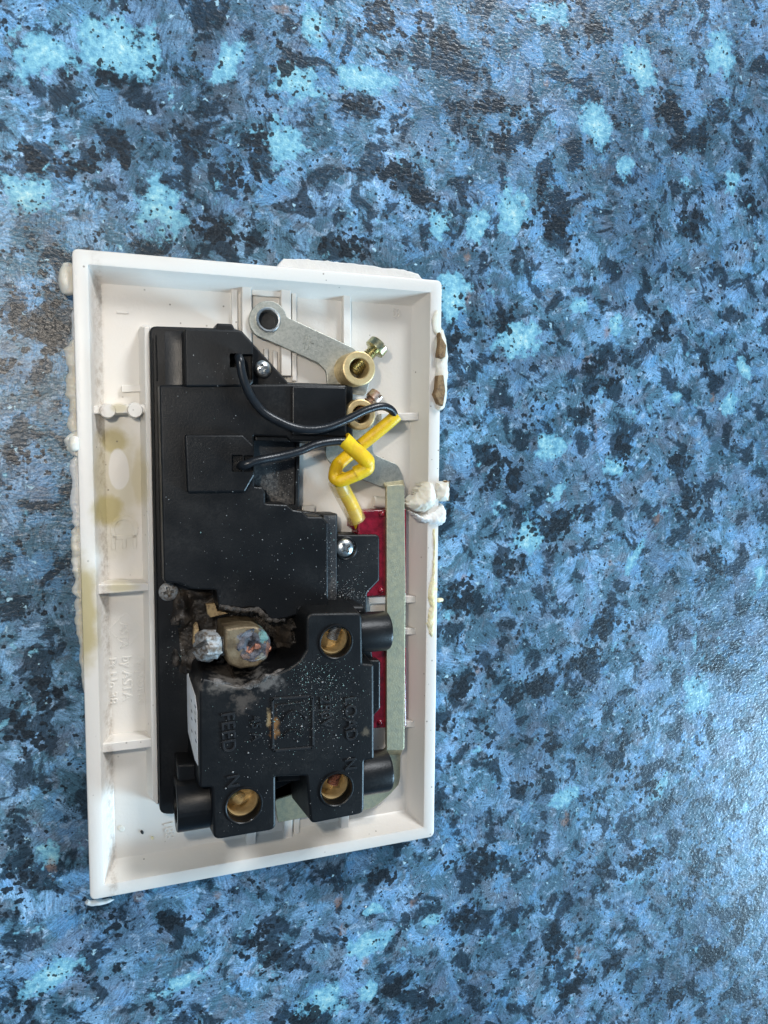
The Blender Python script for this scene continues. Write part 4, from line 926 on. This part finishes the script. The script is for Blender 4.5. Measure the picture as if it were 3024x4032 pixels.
# white filler ledge along the upper edge
def ledge():
    top = [(1086, 1052), (1118, 1018), (1200, 1020), (1290, 1026), (1400, 1038), (1470, 1046), (1520, 1056), (1575, 1058), (1620, 1068), (1648, 1078), (1660, 1094), (1686, 1110), (1690, 1140), (1086, 1090)]
    P = [XY(x, y, 5.5) for x, y in top]; Q = []
    for i in range(len(P)):
        a, b2 = P[i], P[(i + 1) % len(P)]; n = max(1, int((b2 - a).length / 0.8))
        for j in range(n):
            p = a.lerp(b2, j / n); Q.append(p + Vector((0, 0.28 * noise.noise(Vector((p.x, p.y, 3)) * 1.1))))
    prism('filler_ledge', Q, 0.6, 5.5, SEALW, SW, 0.3, 0.0, 'white filler ledge stuck along the upper short edge')
ledge()
bead('sealant_bead', [(343, 3545, 3.0), (352, 3556, 3.0), (400, 3552, 2.8), (450, 3542, 2.4)], 0.6, SEALW, 'white sealant skin under the lower corner', 0.3)

# ------------------------------------------------------------------ loose bits
def crumb(name, px, py, z, s, mat, lab, cat, rot=0.3, grp=None):
    c = U(px, py, z); o = blob(name, (c.x, c.y, z + s[2] * 0.8), s, mat, None, min(s) * 0.35, 0.5, rot, 2)
    o['label'] = lab; o['category'] = cat
    if grp: o['group'] = grp
crumb('plastic_crumb', 559, 3275, FLOOR, (0.34, 0.62, 0.22), CRUMB_BORE, 'small black crumb lying on the white plate floor', 'crumb', 0.35)
crumb('sealant_flake', 478, 3262, FLOOR, (0.75, 0.9, 0.12), SEAL, 'tan triangular flake lying on the white plate floor', 'flake', 0.7)
crumb('sealant_flake', 600, 3298, FLOOR, (0.5, 0.35, 0.2), SEALY, 'yellowish crumb beside the moulded number 188', 'flake', 2.2)
crumb('plaster_crumb', 1440, 2270 + 1300, 0, (0.35, 0.2, 0.15), SEALW, 'tiny white crumb on the worktop below the plate', 'crumb', 0.6)
crumb('plaster_crumb', 2120, 3370, 0, (0.3, 0.24, 0.15), SEALW, 'tiny white crumb on the worktop beside the narrow rim', 'crumb', 1.0)

# ------------------------------------------------------------------ dust on the black parts
def dust():
    vs, fs, off = [], [], 0
    for o in (base, cover, padA, padB, block, CHARP, *[x for x in bpy.data.objects if x.parent in (cover, block) and x.type == 'MESH']):
        me = o.data
        vs += [v.co / MM for v in me.vertices]; fs += [[i + off for i in p.vertices] for p in me.polygons]; off += len(me.vertices)
    T = BVHTree.FromPolygons(vs, fs)
    random.seed(11); V = []; Fc = []; mi = []
    zones = [((1290, 2740, 140, 110), 420, .5), ((1150, 2850, 120, 100), 260, .4), ((1330, 2900, 120, 120), 130, .2), ((1000, 2950, 160, 130), 120, .2), ((1230, 2650, 90, 60), 200, .7), ((690, 2560, 40, 160), 90, .3),
             ((1380, 2340, 90, 45), 300, .05), ((1300, 2200, 25, 190), 160, .05), ((1110, 1880, 60, 90), 300, 0), ((1000, 2200, 330, 150), 120, .1), ((1400, 2230, 90, 90), 90, .1), ((900, 1800, 300, 400), 70, .05), ((800, 1450, 160, 120), 20, 0), ((1320, 3130, 130, 100), 40, .1), ((950, 3200, 130, 90), 40, .1)]
    for (cx, cy, sx, sy), n, teal in zones:
        for _ in range(n):
            px = random.gauss(cx, sx * 0.6); py = random.gauss(cy, sy * 0.6); p = U(px, py, 30)
            dv = (p - Vector(CAM)).normalized(); h = T.ray_cast(Vector(CAM), dv)
            if h[0] is None or h[1].z < 0.35: continue
            r = min(0.24, 0.062 * math.exp(random.gauss(0, 0.5))); c = h[0] + Vector((0, 0, r * 0.5)); b2 = len(V)
            for dx, dy, dz in ((1, 0, 0), (0, 1, 0), (-1, 0, 0), (0, -1, 0), (0, 0, 1), (0, 0, -1)):
                s = r * random.uniform(0.6, 1.3); V.append(c + Vector((dx, dy, dz)) * s)
            Fc += [(b2, b2 + 1, b2 + 4), (b2 + 1, b2 + 2, b2 + 4), (b2 + 2, b2 + 3, b2 + 4), (b2 + 3, b2, b2 + 4), (b2 + 1, b2, b2 + 5), (b2 + 2, b2 + 1, b2 + 5), (b2 + 3, b2 + 2, b2 + 5), (b2, b2 + 3, b2 + 5)]
            mi += [1 if random.random() < teal else 0] * 8
    o = mesh('dust', V, Fc, GRAIN, SW, False); o.data.materials.append(GRAIN2)
    if len(o.data.polygons) == len(mi): o.data.polygons.foreach_set('material_index', mi)
    o['kind'] = 'stuff'; o['label'] = 'pale grit and dust scattered over the black plastic'
dust()
